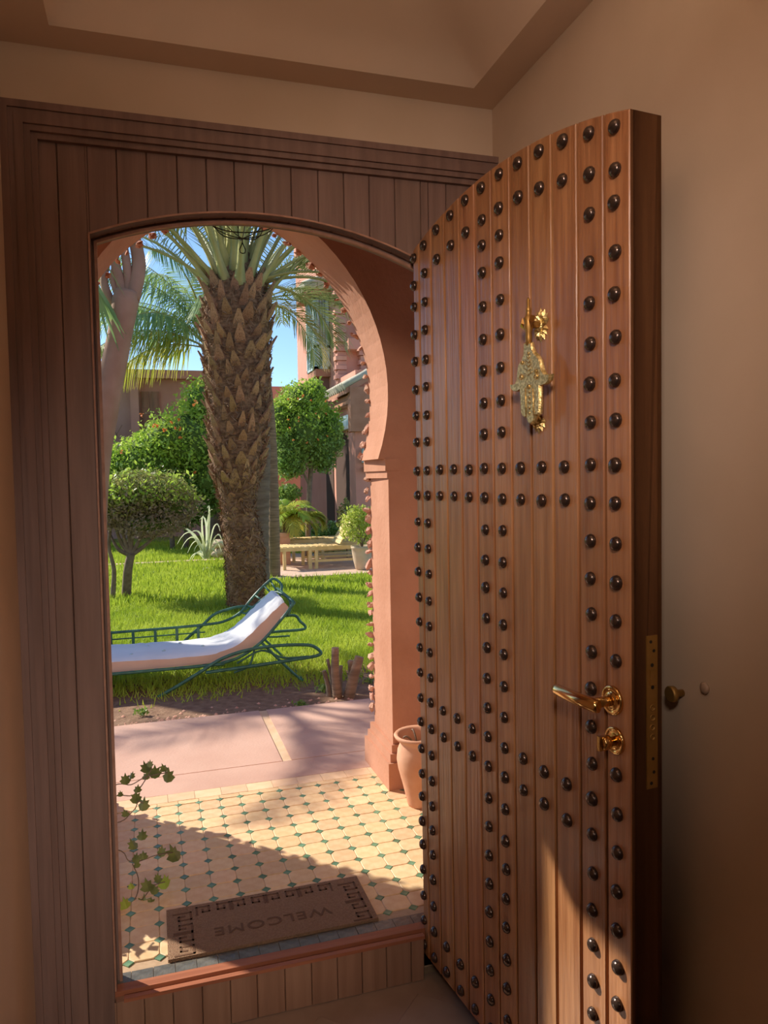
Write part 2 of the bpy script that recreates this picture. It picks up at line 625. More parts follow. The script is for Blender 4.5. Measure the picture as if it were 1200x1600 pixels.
for k in range(len(gm) - 1):
    a, b = gm[k], gm[k + 1]
    if k in (0, len(gm) - 2):
        wall_strip(wf, a, b, -.1, -.1, 3.4, y0 + .02, y1)
    else:
        wall_strip(wf, a, b, arch_z(a, .20), arch_z(b, .20), 3.4, y0 + .02, y1)
wf.build('wall_porch_side', M['terracotta_wall'], kind='structure')
# plaster band over the timber
MB().box((XL - .05, YW + .004, 2.34), (XR + .05, YW + .06, 2.9)).build('wall_front', M['plaster'], kind='structure')

# ---- timber surround: planks, casing, beads, sill
sur = thing('timber_surround', 'dark brown planked timber surround with arched opening framing the garden', 'door frame', (AX, YW, 0))
sur['kind'] = 'structure'
px_edges = [-.25, -.193, -.125, -.056, .015, .089, .162, .233, .308, .382, .455, .526, .598, .672, .748, .825, .90, .973]
OW, OR = AHW + .016, AHR + .016              # opening in the planks (the stop behind is narrower)
TH = .024


def plank_piece(x0, x1, zb0, zb1, zt0, zt1, dy=0.0):
    """plank with small bevels; bottom edge zb (left, right), top edge zt"""
    mb = MB()
    g = .0007
    x0, x1 = x0 + g, x1 - g
    bv = .002
    yb, yf, ym = YW + TH, YW + dy, YW + dy + bv
    ring = lambda xa, xb, y, sh: [(xa, y, zb0 + sh), (xb, y, zb1 + sh), (xb, y, zt1 - sh), (xa, y, zt0 - sh)]
    v = ring(x0, x1, yb, 0) + ring(x0, x1, ym, 0) + ring(x0 + bv, x1 - bv, yf, 0)
    f = []
    for r in range(2):
        for k in range(4):
            f.append((4 * r + k, 4 * r + (k + 1) % 4, 4 * r + 4 + (k + 1) % 4, 4 * r + 4 + k))
    f += [(8, 9, 10, 11), (3, 2, 1, 0)]
    mb.add(v, f)
    return mb


ZP = 2.285
for k in range(len(px_edges) - 1):
    a, b = px_edges[k], px_edges[k + 1]
    l, r = AX - OW, AX + OR
    cuts = sorted({a, b} | {c for c in (l, r) if a < c < b})
    for q in range(len(cuts) - 1):
        c0, c1 = cuts[q], cuts[q + 1]
        mid = (c0 + c1) / 2
        if l < mid < r:
            plank_piece(c0, c1, arch_z(c0, .016), arch_z(c1, .016), ZP, ZP).build('plank', M['frame'], sur)
            if c0 < .70:
                plank_piece(c0, min(c1, .712), 0.0, 0.0, .124, .124, -.032).build('plank', M['apron'], sur)
        else:
            plank_piece(c0, c1, 0, 0, ZP, ZP).build('plank', M['frame'], sur)
# backing board behind the planks so that no light leaks through the joints
bk = MB()
for k in range(len(gx) - 1):
    a, b = gx[k], gx[k + 1]
    if k == 0:
        a = XL
    if k == len(gx) - 2:
        b = XR
    if k in (0, len(gx) - 2):
        wall_strip(bk, a, b, 0, 0, 2.46, YW + TH, YW + .055)
    else:
        wall_strip(bk, a, b, arch_z(a, .012), arch_z(b, .012), 2.46, YW + TH, YW + .055)
bk.box((XL, YW + TH, 0), (XR, YW + .04, .105))
bk.build('backing_board', M['frame'], sur)


# stepped casing along the top and the left, mitred at the corner
def casing(name, prof, horiz):
    mb = MB()
    zc, xc = 2.352, -.311
    for (d0, d1, y) in prof:            # d = distance from the outer edge
        if horiz:
            q_ = [(xc + d0, zc - d0), (.973, zc - d0), (.973, zc - d1), (xc + d1, zc - d1)]
        else:
            q_ = [(xc + d0, 0), (xc + d1, 0), (xc + d1, zc - d1), (xc + d0, zc - d0)]
        mb.prism(q_, lambda a, b, t: (a, t, b), YW - y, YW + .004)
    return mb.build(name, M['frame'], sur)


CPROF = [(0, .017, .034), (.017, .030, .028), (.030, .050, .031), (.050, .064, .024), (.064, .078, .014)]
casing('head_casing', CPROF, True)
casing('side_casing', CPROF, False)

NA = 28


def arch_band(mb, y0, y1, gi, go, zfoot):
    """a band that follows jambs and arch; gi / go = inner / outer growth"""
    prof_i, prof_o = [], []
    for (g, out) in ((gi, prof_i), (go, prof_o)):
        out.append((AX - AHW - g, zfoot))
        xs = [AX - AHW - g + (AHW + AHR + 2 * g) * k / NA for k in range(NA + 1)]
        for x in xs:
            out.append((x, arch_z(x, g)))
        out.append((AX + AHR + g, zfoot))
    n = len(prof_i)
    v = [(x, y0, z) for x, z in prof_i] + [(x, y0, z) for x, z in prof_o] + [(x, y1, z) for x, z in prof_i] + [(x, y1, z) for x, z in prof_o]
    f = []
    for k in range(n - 1):
        f += [(k, k + 1, n + k + 1, n + k), (2 * n + k + 1, 2 * n + k, 3 * n + k, 3 * n + k + 1), (k + 1, k, 2 * n + k, 2 * n + k + 1), (n + k, n + k + 1, 3 * n + k + 1, 3 * n + k)]
    f += [(0, n, 3 * n, 2 * n), (n - 1, 3 * n - 1, 4 * n - 1, 2 * n - 1)]
    mb.add(v, f)
    return mb


arch_band(MB(), YW - .003, YW + .050, .012, .018, ZE - .03).build('jamb_lining', M['lining'], sur)
arch_band(MB(), YW - .007, YW - .002, .0125, .0165, ZE - .03).build('arch_bead', M['bead'], sur)
arch_band(MB(), YW + .040, YW + .058, 0, .03, ZE - .03).build('door_stop_band', M['frame'], sur)
arch_band(MB(), YW + .034, YW + .044, -.001, .006, ZE - .03).build('stop_bead', M['bead'], sur)
MB().box((AX - OW, YW - .010, .100), (AX + OR, YW + .022, ZE + .002)).build('sill', M['sill'], sur)
MB().box((AX - OW + .022, YW - .036, .122), (.712, YW - .020, .1315)).build('apron_bead', M['sill'], sur)

# ---- the studded leaf
LA = math.radians(96)
DR = Vector((-math.cos(LA), -math.sin(LA), 0))
DN = Vector((-DR.y, DR.x, 0))
LH = Vector((.721, 2.006, 0))
LW, LT = .872, .072
LEAFROT = math.atan2(DR.y, DR.x)


def leafpix(px, py, off=0.0):
    """(u, z) of the sight line on the plane of the leaf, off metres in front of its face"""
    d = Vector(ray(px, py))
    p0 = LH - DN * off
    t = (p0 - Vector(CAM)).dot(DN) / d.dot(DN)
    q = Vector(CAM) + d * t
    return (q - p0).dot(DR), q.z


leaf = thing('studded_door', 'open reddish wooden plank door with dark round studs and arched top', 'door', LH, kind='thing')
leaf.rotation_euler = (0, 0, LEAFROT)
BU = [0, .040, .112, .188, .266, .342, .417, .494, .570, .647, .728, .805, .872]


def leaf_top(u):
    return 2.148 - .068 * ((u - .436) / .436) ** 2


ZB = .058
core = MB()
K = 16
pts = [(0, ZB)] + [(LW, ZB)] + [(LW * k / K, leaf_top(LW * k / K)) for k in reversed(range(K + 1))]
core.prism(pts, lambda u, z, t: (u, t, z), .008, LT - .010)
core.build('core', [M['groove']], leaf, local=True)
# frame at the free edge and the back
eb = MB()
eb.prism([(LW - .006, ZB), (LW, ZB), (LW, leaf_top(LW)), (LW - .006, leaf_top(LW - .006))], lambda u, z, t: (u, t, z), .002, LT)
eb.build('edge_board', [M['wood_edge']], leaf, local=True)
MB().prism([(0, ZB), (LW, ZB)] + [(LW * k / K, leaf_top(LW * k / K)) for k in reversed(range(K + 1))], lambda u, z, t: (u, t, z), LT - .010, LT).build('back_board', [M['wood_edge']], leaf, local=True)
planks = []
for k in range(12):
    a, b = BU[k] + .0034, BU[k + 1] - (.0034 if k < 11 else .0)
    mb = MB()
    bv = .002
    n = 4
    tops = [(a + (b - a) * i / n) for i in range(n + 1)]
    outer = [(a, ZB), (b, ZB)] + [(u, leaf_top(u)) for u in reversed(tops)]
    inner = [(a + bv, ZB + bv), (b - bv, ZB + bv)] + [(a + bv + (b - a - 2 * bv) * i / n, leaf_top(a + (b - a) * i / n) - bv) for i in reversed(range(n + 1))]
    m_ = len(outer)
    v = [(u, .012, z) for u, z in outer] + [(u, bv, z) for u, z in outer] + [(u, 0, z) for u, z in inner]
    f = []
    for r in range(2):
        for i in range(m_):
            f.append((r * m_ + i, r * m_ + (i + 1) % m_, (r + 1) * m_ + (i + 1) % m_, (r + 1) * m_ + i))
    f.append(tuple(range(2 * m_, 3 * m_)))
    mb.add(v, f)
    planks.append(mb.build('plank', M['wood'], leaf, local=True))
# studs
sm = MB()
sm.lathe([(.0134, 0), (.0138, .002), (.0131, .0055), (.0109, .0088), (.0070, .0112), (.0023, .0122)], seg=12, axis='y')
sm.v = [(x, -y, z) for x, y, z in sm.v]
sm.f = [tuple(reversed(f)) for f in sm.f]
ZG = [.09, .163, .238, .312, .387, .456, .527, .597, .670, .747, .818, .890, .962, 1.035, 1.106, 1.18, 1.249, 1.321, 1.395, 1.465, 1.545, 1.618, 1.694, 1.769, 1.846, 1.923]
first = None
for k in range(12):
    u = (BU[k] + BU[k + 1]) / 2
    if k == 0:
        u = .012
    if k == 11:
        u = .837
    top = leaf_top(u)
    zs = [top - .026, top - .101]
    if k in (0, 1, 5, 6, 10, 11):
        zz = [z for z in ZG if z < top - .101 - .045]
        if k in (5, 6):
            zz = [z for z in zz if z < 1.9] + [1.926, 1.989]
        if k in (10, 11):
            zz = [z for z in zz if z < 1.9] + [1.932]
        if k == 11:
            zz = [z for z in zz if not (.93 < z < 1.09)]
        zs += zz
    else:
        zs += [1.465, 1.396, .818, .746, .162, .09]
    for z in zs:
        zj = z + random.uniform(-.002, .002)
        if first is None:
            first = sm.build('stud', M['stud'], leaf, local=True)
            first.location = (u, 0, zj)
            STUD = first
        else:
            s = random.uniform(.95, 1.05)
            copy_mesh(first, (u + random.uniform(-.0015, .0015), 0, zj), leaf, name='stud', scale=(s, s, s))

# lock plate in the free edge
lp = MB()
lp.box((LW, .035, .872), (LW + .0025, .060, 1.154))
lock = lp.build('lock_plate', M['brass_dull'], leaf, local=True)
for (n_, z, r) in ((.044, 1.143, .0030), (.051, 1.126, .0030), (.047, 1.100, .0035), (.048, 1.059, .0035), (.049, .927, .0030), (.051, .902, .0030), (.045, .882, .0032)):
    MB().lathe([(r, 0), (r, .0009)], (LW + .0024, n_, z), 10, axis='x').build('screw_hole', M['hole'], lock, local=True)
for z in (1.021, 1.003, .985, .967):
    MB().lathe([(.0062, 0), (.0062, .0008), (.0050, .0012), (.0048, .0004), (.001, .0004)], (LW + .0023, .048, z), 14, axis='x').build('deadbolt', M['brass_dull'], lock, local=True)
MB().prism([(.041, 1.064), (.056, 1.064), (.056, 1.092), (.041, 1.092)], lambda a, b, t: (LW + t, a, b), .001, .006).build('latch_bolt', M['brass_dull'], lock, local=True)

# lever handle and thumb turn
hu, hz = leafpix(958, 1094)
lev = MB()
lev.lathe([(.0275, 0), (.0275, -.004), (.0255, -.006), (.0200, -.0045), (.0185, -.0038), (.0135, -.006), (.012, -.008)], (hu, 0, hz), 32, axis='y')
lev_o = lev.build('handle_rosette', M['brass'], leaf, local=True)
hv = MB()
hv.lathe([(.0105, -.004), (.0098, -.02), (.0095, -.052)], (hu, 0, hz), 20, axis='y')
hv.build('handle_neck', M['brass'], lev_o, local=True)
hv = MB()
hv.tube([(hu + .020, -.049, hz), (hu + .016, -.051, hz), (hu - .03, -.054, hz), (hu - .098, -.052, hz + .001), (hu - .108, -.051, hz + .001)], [.0112, .0125, .0125, .0110, .0085], 20)
hv.build('lever', M['brass'], lev_o, local=True)
tu, tz = leafpix(962, 1157)
tt = MB()
tt.lathe([(.0255, 0), (.0255, -.004), (.0235, -.006), (.019, -.0045), (.0175, -.0038), (.013, -.006)], (tu, 0, tz), 32, axis='y')
tt_o = tt.build('thumb_turn_rosette', M['brass'], leaf, local=True)
tk = MB()
tk.lathe([(.0095, -.004), (.009, -.014), (.012, -.016), (.0125, -.030), (.0115, -.0325), (.004, -.033)], (tu, 0, tz), 20, axis='y')
tk.box((tu - .0035, -.040, tz - .0135), (tu + .0035, -.016, tz + .0135))
tk.build('thumb_turn_knob', M['brass'], tt_o, local=True)

# hand-shaped knocker
OFF = .030
cr = [(345, 560), (342, 640), (338, 690), (318, 740), (282, 795), (268, 860), (264, 920), (258, 965), (238, 1005), (212, 1012), (183, 1008), (192, 1045), (212, 1070), (240, 1082), (270, 1076), (297, 1052), (303, 1120), (308, 1250), (314, 1315), (330, 1348), (352, 1356), (374, 1342), (382, 1395), (400, 1424), (424, 1426), (450, 1398), (464, 1334), (490, 1332), (510, 1312), (516, 1200), (516, 1012), (548, 1008), (592, 994), (622, 955), (636, 893), (606, 900), (568, 892), (542, 852), (526, 790), (512, 735), (488, 700), (452, 668), (432, 625), (418, 560)]
hand = [leafpix(770 + x / 6.67, 450 + y / 6.67, OFF) for x, y in cr]
hc = (sum(p[0] for p in hand) / len(hand), sum(p[1] for p in hand) / len(hand))
kn = MB()
n = len(hand)
lay = []
for (y, s) in ((-OFF + .003, .97), (-OFF + .001, 1.0), (-OFF - .002, .985), (-OFF - .006, .90)):
    for u, z in hand:
        lay.append((hc[0] + (u - hc[0]) * s, y, hc[1] + (z - hc[1]) * (s if s > .95 else .95)))
f = []
for r in range(3):
    for i in range(n):
        f.append((r * n + i, r * n + (i + 1) % n, (r + 1) * n + (i + 1) % n, (r + 1) * n + i))
f += [tuple(reversed(range(n))), tuple(range(3 * n, 4 * n))]
kn.add(lay, f)
knock = kn.build('hand_knocker', M['brass_old'], leaf, local=True)
# engraved ridges between the fingers, palm eyes
rg = MB()
for xs in ((362, 1045, 372, 1330), (440, 1045, 452, 1330)):
    a = leafpix(770 + xs[0] / 6.67, 450 + xs[1] / 6.67, OFF)
    b = leafpix(770 + xs[2] / 6.67, 450 + xs[3] / 6.67, OFF)
    rg.tube([(a[0], -OFF - .006, a[1]), (b[0], -OFF - .006, b[1])], .0016, 6)
for (x, y, r) in ((320, 930, .0060), (475, 925, .0060), (475, 870, .0045), (330, 780, .0042), (398, 1030, .0050)):
    a = leafpix(770 + x / 6.67, 450 + y / 6.67, OFF)
    rg.lathe([(r, 0), (r, -.002), (r * .7, -.0035), (r * .6, -.0015), (r * .35, -.002), (r * .1, -.004)], (a[0], -OFF - .0055, a[1]), 14, axis='y')
for k in range(5):
    a = leafpix(770 + 404 / 6.67, 450 + (1090 + k * 55) / 6.67, OFF)
    rg.tube([(a[0] - .004, -OFF - .006, a[1] + .003), (a[0], -OFF - .0065, a[1] - .002), (a[0] + .004, -OFF - .006, a[1] + .003)], .0011, 5)
for k in range(6):
    a = leafpix(770 + 395 / 6.67, 450 + (700 + k * 42) / 6.67, OFF)
    w = .004 + .0022 * k
    rg.tube([(a[0] - w, -OFF - .006, a[1] + .006), (a[0], -OFF - .0065, a[1]), (a[0] + w, -OFF - .006, a[1] + .006)], .0010, 5)
rg.build('engraving', M['brass_old'], knock, local=True)


def palmette(u, z, up, size, y=-.001):
    mb = MB()
    for k in range(-3, 4):
        a = k * .42
        L = size * (1 - .06 * abs(k))
        dx, dz = math.sin(a), math.cos(a) * up
        w = size * .20
        p = [(u + dx * L * .15, z + dz * L * .15), (u + dx * L * .6 - dz * w, z + dz * L * .6 + dx * w), (u + dx * L, z + dz * L), (u + dx * L * .6 + dz * w, z + dz * L * .6 - dx * w)]
        v = [(a_, y, b_) for a_, b_ in p] + [(u + dx * L * .6, y - .007, z + dz * L * .6)]
        mb.add(v, [(0, 1, 4), (1, 2, 4), (2, 3, 4), (3, 0, 4), (3, 2, 1, 0)])
    mb.lathe([(size * .3, 0), (size * .28, -.006), (size * .12, -.010)], (u, y, z), 14, axis='y')
    return mb


ru, rz = leafpix(846, 508)
top_plate = palmette(ru, rz, 1, .036)
top_plate.v += []
tp = top_plate.build('knocker_plate', M['brass_old'], leaf, local=True)
palmette(ru, rz - .004, -1, .033).build('plate_drop', M['brass_old'], tp, local=True)
bu, bz = leafpix(827, 505, OFF)
br = MB()
br.tube([(ru, -.002, rz), (ru, -.02, rz), (bu, -OFF - .004, bz)], [.010, .007, .0075], 10)
br.lathe([(.0050, bz - .046), (.0060, bz - .036), (.0075, bz - .03), (.006, bz - .018), (.010, bz - .010), (.0085, bz), (.0105, bz + .010), (.0055, bz + .014), (.0050, bz + .024), (.0065, bz + .027), (.0035, bz + .032), (.0035, bz + .048), (.0012, bz + .052)], (bu, -OFF - .002, 0), 14)
br.build('knocker_hinge', M['brass_dull'], tp, local=True)
wing = MB()
for sgn, dx in ((-1, -.006), (1, .006)):
    base = (bu + dx, -OFF - .004, bz - .004)
    wing.add([base, (bu + sgn * .014, -OFF - .007, bz + .014), (bu + sgn * .027, -OFF - .004, bz + .010), (bu + sgn * .024, -OFF - .006, bz - .003), (bu + sgn * .012, -OFF - .004, bz - .012), (bu + sgn * .014, -OFF - .011, bz + .002)],
             [(0, 1, 5), (1, 2, 5), (2, 3, 5), (3, 4, 5), (4, 0, 5), (0, 4, 3), (0, 3, 2), (0, 2, 1)])
wing.build('knocker_wing', M['brass'], tp, local=True)
su, sz = leafpix(843, 655)
st = palmette(su, sz, -1, .032)
st.build('strike_plate', M['brass_old'], leaf, local=True)
for z in (.35, 1.05, 1.85):
    MB().lathe([(.009, z - .05), (.010, z - .048), (.010, z + .048), (.006, z + .054)], (-.004, LT + .006, 0), 10).build('hinge_barrel', M['brass_dull'], leaf, local=True)

# ---- stopper and cap on the plaster of the right-hand wall
p1 = atX(1046, 1085, XR - .030)
ds = MB().lathe([(.007, 0), (.007, -.018), (.0155, -.020), (.016, -.029), (.0135, -.031)], (XR, p1.y, p1.z), 18, axis='x').build('door_stopper', M['brass_dull'])
tag(ds, 'small dull brass door stopper on the plaster wall beside the lock', 'door stopper')
p2 = atX(1103, 1075, XR)
wc = MB().lathe([(.0095, 0), (.0115, -.004), (.008, -.007), (.002, -.008)], (XR, p2.y, p2.z), 18, axis='x').build('wall_cap', M['cap'])
tag(wc, 'small round plaster coloured cap fixed to the bare wall near the stopper', 'wall cap')

# ================================================================== THE PORCH
pf = MB()
pf.box((-2.2, 2.075, -.1), (2.4, 3.222, ZE - .0035))
pf.box((-2.2, 2.03, -.1), (2.4, 2.075, ZE - .006))
porch = pf.build('floor_porch', M['grout'], kind='structure')
TP = .0826
c_ = .0175
q = TP / 2 - .0012


def octa():
    mb = MB()
    o = []
    k_ = q - c_ + .0035
    base = [(q, -k_), (q + .001, 0), (q, k_), (k_, q), (0, q + .0006), (-k_, q), (-q, k_), (-q - .001, 0), (-q, -k_), (-k_, -q), (0, -q - .0006), (k_, -q)]
    n = len(base)
    v = [(x, y, -.006) for x, y in base] + [(x, y, -.0014) for x, y in base] + [(x * .955, y * .955, 0) for x, y in base]
    f = []
    for r in range(2):
        for i in range(n):
            f.append((r * n + i, r * n + (i + 1) % n, (r + 1) * n + (i + 1) % n, (r + 1) * n + i))
    f.append(tuple(range(2 * n, 3 * n)))
    mb.add(v, f)
    return mb


def dia():
    mb = MB()
    r = c_ - .002
    base = [(r, 0), (0, r), (-r, 0), (0, -r)]
    v = [(x, y, -.006) for x, y in base] + [(x, y, -.001) for x, y in base] + [(x * .88, y * .88, 0) for x, y in base]
    f = [(4 * j + i, 4 * j + (i + 1) % 4, 4 * j + 4 + (i + 1) % 4, 4 * j + 4 + i) for j in range(2) for i in range(4)] + [(8, 9, 10, 11)]
    mb.add(v, f)
    return mb


dx0, dy0 = -.015, 3.104
fo = fd = None
nO = nD = 0
for i in range(-4, 15):
    for j in range(0, 14):
        x, y = dx0 + i * TP, dy0 - j * TP
        if y > 2.07 + .01:
            zz = ZE + random.uniform(-.0008, .0006)
            if -.40 < x < 1.20:
                if fd is None:
                    fd = dia().build('diamond_tile', M['tile_green'], porch, local=True)
                    fd.location = (x, y, zz)
                else:
                    copy_mesh(fd, (x, y, zz), porch, name='diamond_tile')
                nD += 1
        xo, yo = x + TP / 2, y - TP / 2
        if yo > 2.07 + TP * .4 and -.40 < xo < 1.20:
            zz = ZE + random.uniform(-.0010, .0008)
            rt = (random.uniform(-.012, .012), random.uniform(-.012, .012), random.choice((0, PI)) + random.uniform(-.02, .02))
            if fo is None:
                fo = octa().build('octagon_tile', M['tile'], porch, local=True)
                fo.location = (xo, yo, zz)
            else:
                copy_mesh(fo, (xo, yo, zz), porch, rot=rt, name='octagon_tile')
            nO += 1
# trimmed half tiles next to the border, border tiles, slate threshold tiles
hb = MB().box((-TP / 2 + .001, -.006 - .012, -.006), (TP / 2 - .001, .014, 0))
ft = None
for i in range(-4, 15):
    x = dx0 + (i + .5) * TP
    if ft is None:
        ft = hb.build('half_tile', M['tile'], porch, local=True)
        ft.location = (x, dy0 + .022, ZE)
    else:
        copy_mesh(ft, (x, dy0 + .022, ZE + random.uniform(-.0005, .0005)), porch, name='half_tile')
ft = None
bm_ = MB().box((-.0535, -.0385, -.006), (.0535, .0385, 0))
x = -.46
while x < 1.6:
    if ft is None:
        ft = bm_.build('border_tile', M['tile_border'], porch, local=True)
        ft.location = (x, 3.1815, ZE)
    else:
        copy_mesh(ft, (x, 3.1815, ZE + random.uniform(-.0008, .0006)), porch, name='border_tile')
    x += .1085
ft = None
sm_ = MB().box((-.0275, -.0215, -.008), (.0275, .0215, 0))
x = -.40
while x < .80:
    if ft is None:
        ft = sm_.build('threshold_tile', M['tile_dark'], porch, local=True)
        ft.location = (x, 2.0515, ZE + .001)
    else:
        copy_mesh(ft, (x, 2.0515, ZE + .001 + random.uniform(-.0008, .0006)), porch, name='threshold_tile')
    x += .0565

# ---- doormat
matx0, matx1, maty0, maty1 = .006, .606, 2.077, 2.325
dm = thing('doormat', 'brown coir doormat with key pattern border lying before the door sill', 'doormat', ((matx0 + matx1) / 2, (maty0 + maty1) / 2, ZE))
zt = ZE + .009
MB().box((matx0, maty0, ZE), (matx1, maty1, zt)).build('coir_pile', M['mat_coir'], dm)
kb = MB()


def strip(a, b, c, d):
    kb.box((min(a, c), min(b, d), zt - .001), (max(a, c), max(b, d), zt + .0012))


def meander(x0, y0, w, h, flip, vert):
    t = w * .13
    seq = [(0, 0, 0, 1), (0, 1, .8, 1), (.8, 1, .8, .30), (.8, .30, .38, .30), (.38, .30, .38, .62)]
    for a, b, c, d in seq:
        if flip:
            a, c = 1 - a, 1 - c
        if vert:
            pa, pb = (x0 + b * h, y0 + a * w), (x0 + d * h, y0 + c * w)
        else:
            pa, pb = (x0 + a * w, y0 + b * h), (x0 + c * w, y0 + d * h)
        strip(min(pa[0], pb[0]) - t / 2, min(pa[1], pb[1]) - t / 2, max(pa[0], pb[0]) + t / 2, max(pa[1], pb[1]) + t / 2)


uw = .053
for k in range(8):
    meander(matx0 + .088 + k * uw, maty1 - .058, uw * .86, .040, k % 2 == 1, False)
for k in range(4):
    meander(matx0 + .020, maty0 + .008 + k * uw, uw * .86, .050, k % 2 == 1, True)
    meander(matx1 - .070, maty0 + .008 + k * uw, uw * .86, .050, k % 2 == 1, True)
kb.build('key_border', M['mat_dark'], dm)
fc = bpy.data.curves.new('welcome_lettering', 'FONT')
fc.body = 'WELCOME'
fc.size = .062
fc.align_x = 'CENTER'
fc.align_y = 'CENTER'
fc.extrude = .0012
fc.space_character = 1.12
fc.materials.append(M['mat_dark'])
fob = bpy.data.objects.new('lettering_curve', fc)
_link(fob, dm)
fob.location = (.309 - ORIGIN[dm.name].x, 2.165 - ORIGIN[dm.name].y, .0095)
fob.rotation_euler = (0, 0, PI)
fob.scale = (1.08, .9, 1)
bpy.context.view_layer.update()
_me = bpy.data.meshes.new_from_object(fob)
_lo = bpy.data.objects.new('lettering', _me)
_link(_lo, dm)
_lo.location, _lo.rotation_euler, _lo.scale = fob.location.copy(), fob.rotation_euler.copy(), fob.scale.copy()
bpy.data.objects.remove(fob)

# ---- horseshoe arch wall of the porch
Y1, Y2 = 2.97, 3.28
HX = .32


def horseshoe(grow, z0):
    """half outline from the springing up to the apex: (x offset, z)"""
    out = []
    d, R, zc = .18, .81 + grow, 1.80
    a0 = math.asin((z0 - zc) / R)
    a1 = math.acos(d / R)
    for k in range(23):
        a = a0 + (a1 - a0) * k / 22
        out.append((R * math.cos(a) - d, zc + R * math.sin(a)))
    return out


ZSP = 1.525
ho = horseshoe(0, ZSP)
ho2 = horseshoe(.012, ZSP)
PW = .625                     # half-width between the piers below the springing
XPL, XPR, ZTOP = -.79, 2.6, 3.25
aw = MB()


def arch_wall_face(y, prof, pw, flipn):
    L = [(XPL, ZE - .1)] + [(HX - pw, ZE - .1), (HX - pw, ZSP)] + [(HX - x, z) for x, z in prof]
    R = [(HX + x, z) for x, z in reversed(prof)] + [(HX + pw, ZSP), (HX + pw, ZE - .1), (XPR, ZE - .1)]
    return L + R + [(XPR, ZTOP), (XPL, ZTOP)]


f1 = arch_wall_face(Y1, ho, PW, False)
f2 = arch_wall_face(Y2, ho2, PW + .012, True)
n = len(f1)
v = [(x, Y1, z) for x, z in f1] + [(x, Y2, z) for x, z in f2]
# faces: strips from the outline to the top
half = (n - 2) // 2


def fan(off, rev):
    fs = []
    # left strip polygons: outline index i,i+1 with projected top points is simpler as ngon halves
    Lidx = list(range(0, half))
    Ridx = list(range(half, n - 2))
    A = Lidx + [n + 0]      # placeholder replaced below
    return Lidx, Ridx


li = list(range(0, half))
ri = list(range(half, n - 2))
v += [(HX, Y1, ZTOP), (HX, Y2, ZTOP)]
tc1, tc2 = 2 * n, 2 * n + 1
faces = [tuple(li + [tc1, n - 1]), tuple(ri + [n - 2, tc1])]
faces += [tuple(reversed([i + n for i in li] + [tc2, 2 * n - 1])), tuple(reversed([i + n for i in ri] + [2 * n - 2, tc2]))]
for i in range(n):
    j = (i + 1) % n
    faces.append((j, i, n + i, n + j))
aw.add(v, faces)
archw = aw.build('wall_arch', M['terracotta_wall'], kind='structure')
# capital blocks and plinths of the two piers
for sgn, nm in ((1, 'r'), (-1, 'l')):
    xi = HX + sgn * PW
    cb = MB()
    for (a, b, g) in ((1.475, ZSP, .014), (1.445, 1.475, .006)):
        cb.box((xi - sgn * g, Y1 - (.006 if g > .01 else .002), a), (xi + sgn * .055, Y2 + .01, b))
    cb.build('capital', M['terracotta_wall'], archw)
    pb = MB()
    w_in = .030
    far = xi + sgn * (.16 if sgn > 0 else .43)
    for (a, b, g) in ((ZE - .02, ZE + .115, w_in), (ZE + .115, ZE + .150, .018), (ZE + .150, ZE + .185, .008)):
        pb.box((xi - sgn * g, Y1 - g, a), (far, Y2 + g, b))
    pb.build('plinth', M['terracotta_wall'], archw)
# rough stones along the outer edge of the arch
path = [(HX + PW + .0, z) for z in np.arange(ZE + .25, ZSP - .04, .048)] + [(HX + x, z) for x, z in horseshoe(.0, ZSP + .02)]
lp_ = []
acc = 0
prev = None
pts_all = []
for (x, z) in path:
    pts_all.append((x, z))
nst = 0
for sgn in (1, -1):
    last = None
    for (x, z) in pts_all:
        if last is not None and math.hypot(x - last[0], z - last[1]) < .026:
            continue
        last = (x, z)
        hi_ = z > 2.05
        r = random.uniform(.008, .013) if hi_ else random.uniform(.009, .016)
        cx = HX + sgn * (x - HX + random.uniform(-.002, .010))
        b = blob((0, 0, 0), (r * random.uniform(.7, 1.2), r * random.uniform(1.2, 2.0), r * random.uniform(1.0, 1.9)), 6, 4, .35)
        b.s = [False] * len(b.s)
        o = b.build('stone', M['terracotta_wall'] if hi_ else M['stone'], archw, local=True)
        o.location = (cx, Y2 + random.uniform(.0, .02), z + random.uniform(-.008, .008))
        o.rotation_euler = (random.random(), random.random() * 3, random.random())
        nst += 1
# porch roof
MB().box((-.87, 2.07, 2.98), (2.6, 3.30, 3.08)).build('ceiling_porch', M['terracotta_wall'], kind='structure')
MB().box((2.3, 2.1, -.1), (2.4, 3.0, 3.0)).build('wall_porch_end', M['terracotta_wall'], kind='structure')

MB().box((-.87, 2.14, 2.27), (-.79, 2.97, 3.0)).build('wall_porch_left', M['terracotta_wall'], kind='structure')

# ---- terracotta urn beside the pier
pc = Vector((.995, 2.78, ZE))
urn = thing('clay_urn', 'plain terracotta urn with rolled rim standing at the foot of the arch pier', 'urn', pc)
ub = MB()
sc_ = 1.0
H_ = .275
prof = [(.048, 0), (.052, .01), (.056, .03), (.070, .09), (.086, .15), (.092, .19), (.088, .225), (.078, .250), (.080, .262), (.098, .275), (.102, .284), (.096, .291), (.084, .284), (.070, .262), (.072, .235), (.06, .23)]
ub.lathe(prof, pc, 28)
ub.build('body', M['clay'], urn)
MB().lathe([(.066, .236), (.05, .243), (.01, .246)], pc, 16).build('soil_fill', M['soil'], urn)
sp = MB()
for k in range(4):
    a = k * 1.7
    sp.tube(bez(pc + Vector((.02 * math.cos(a), .02 * math.sin(a), .24)), pc + Vector((.05 * math.cos(a), .05 * math.sin(a), .30)), pc + Vector((.075 * math.cos(a), .06 * math.sin(a), .285)), 5), .004, 5)
sp.build('dry_stem', M['twig'], urn)

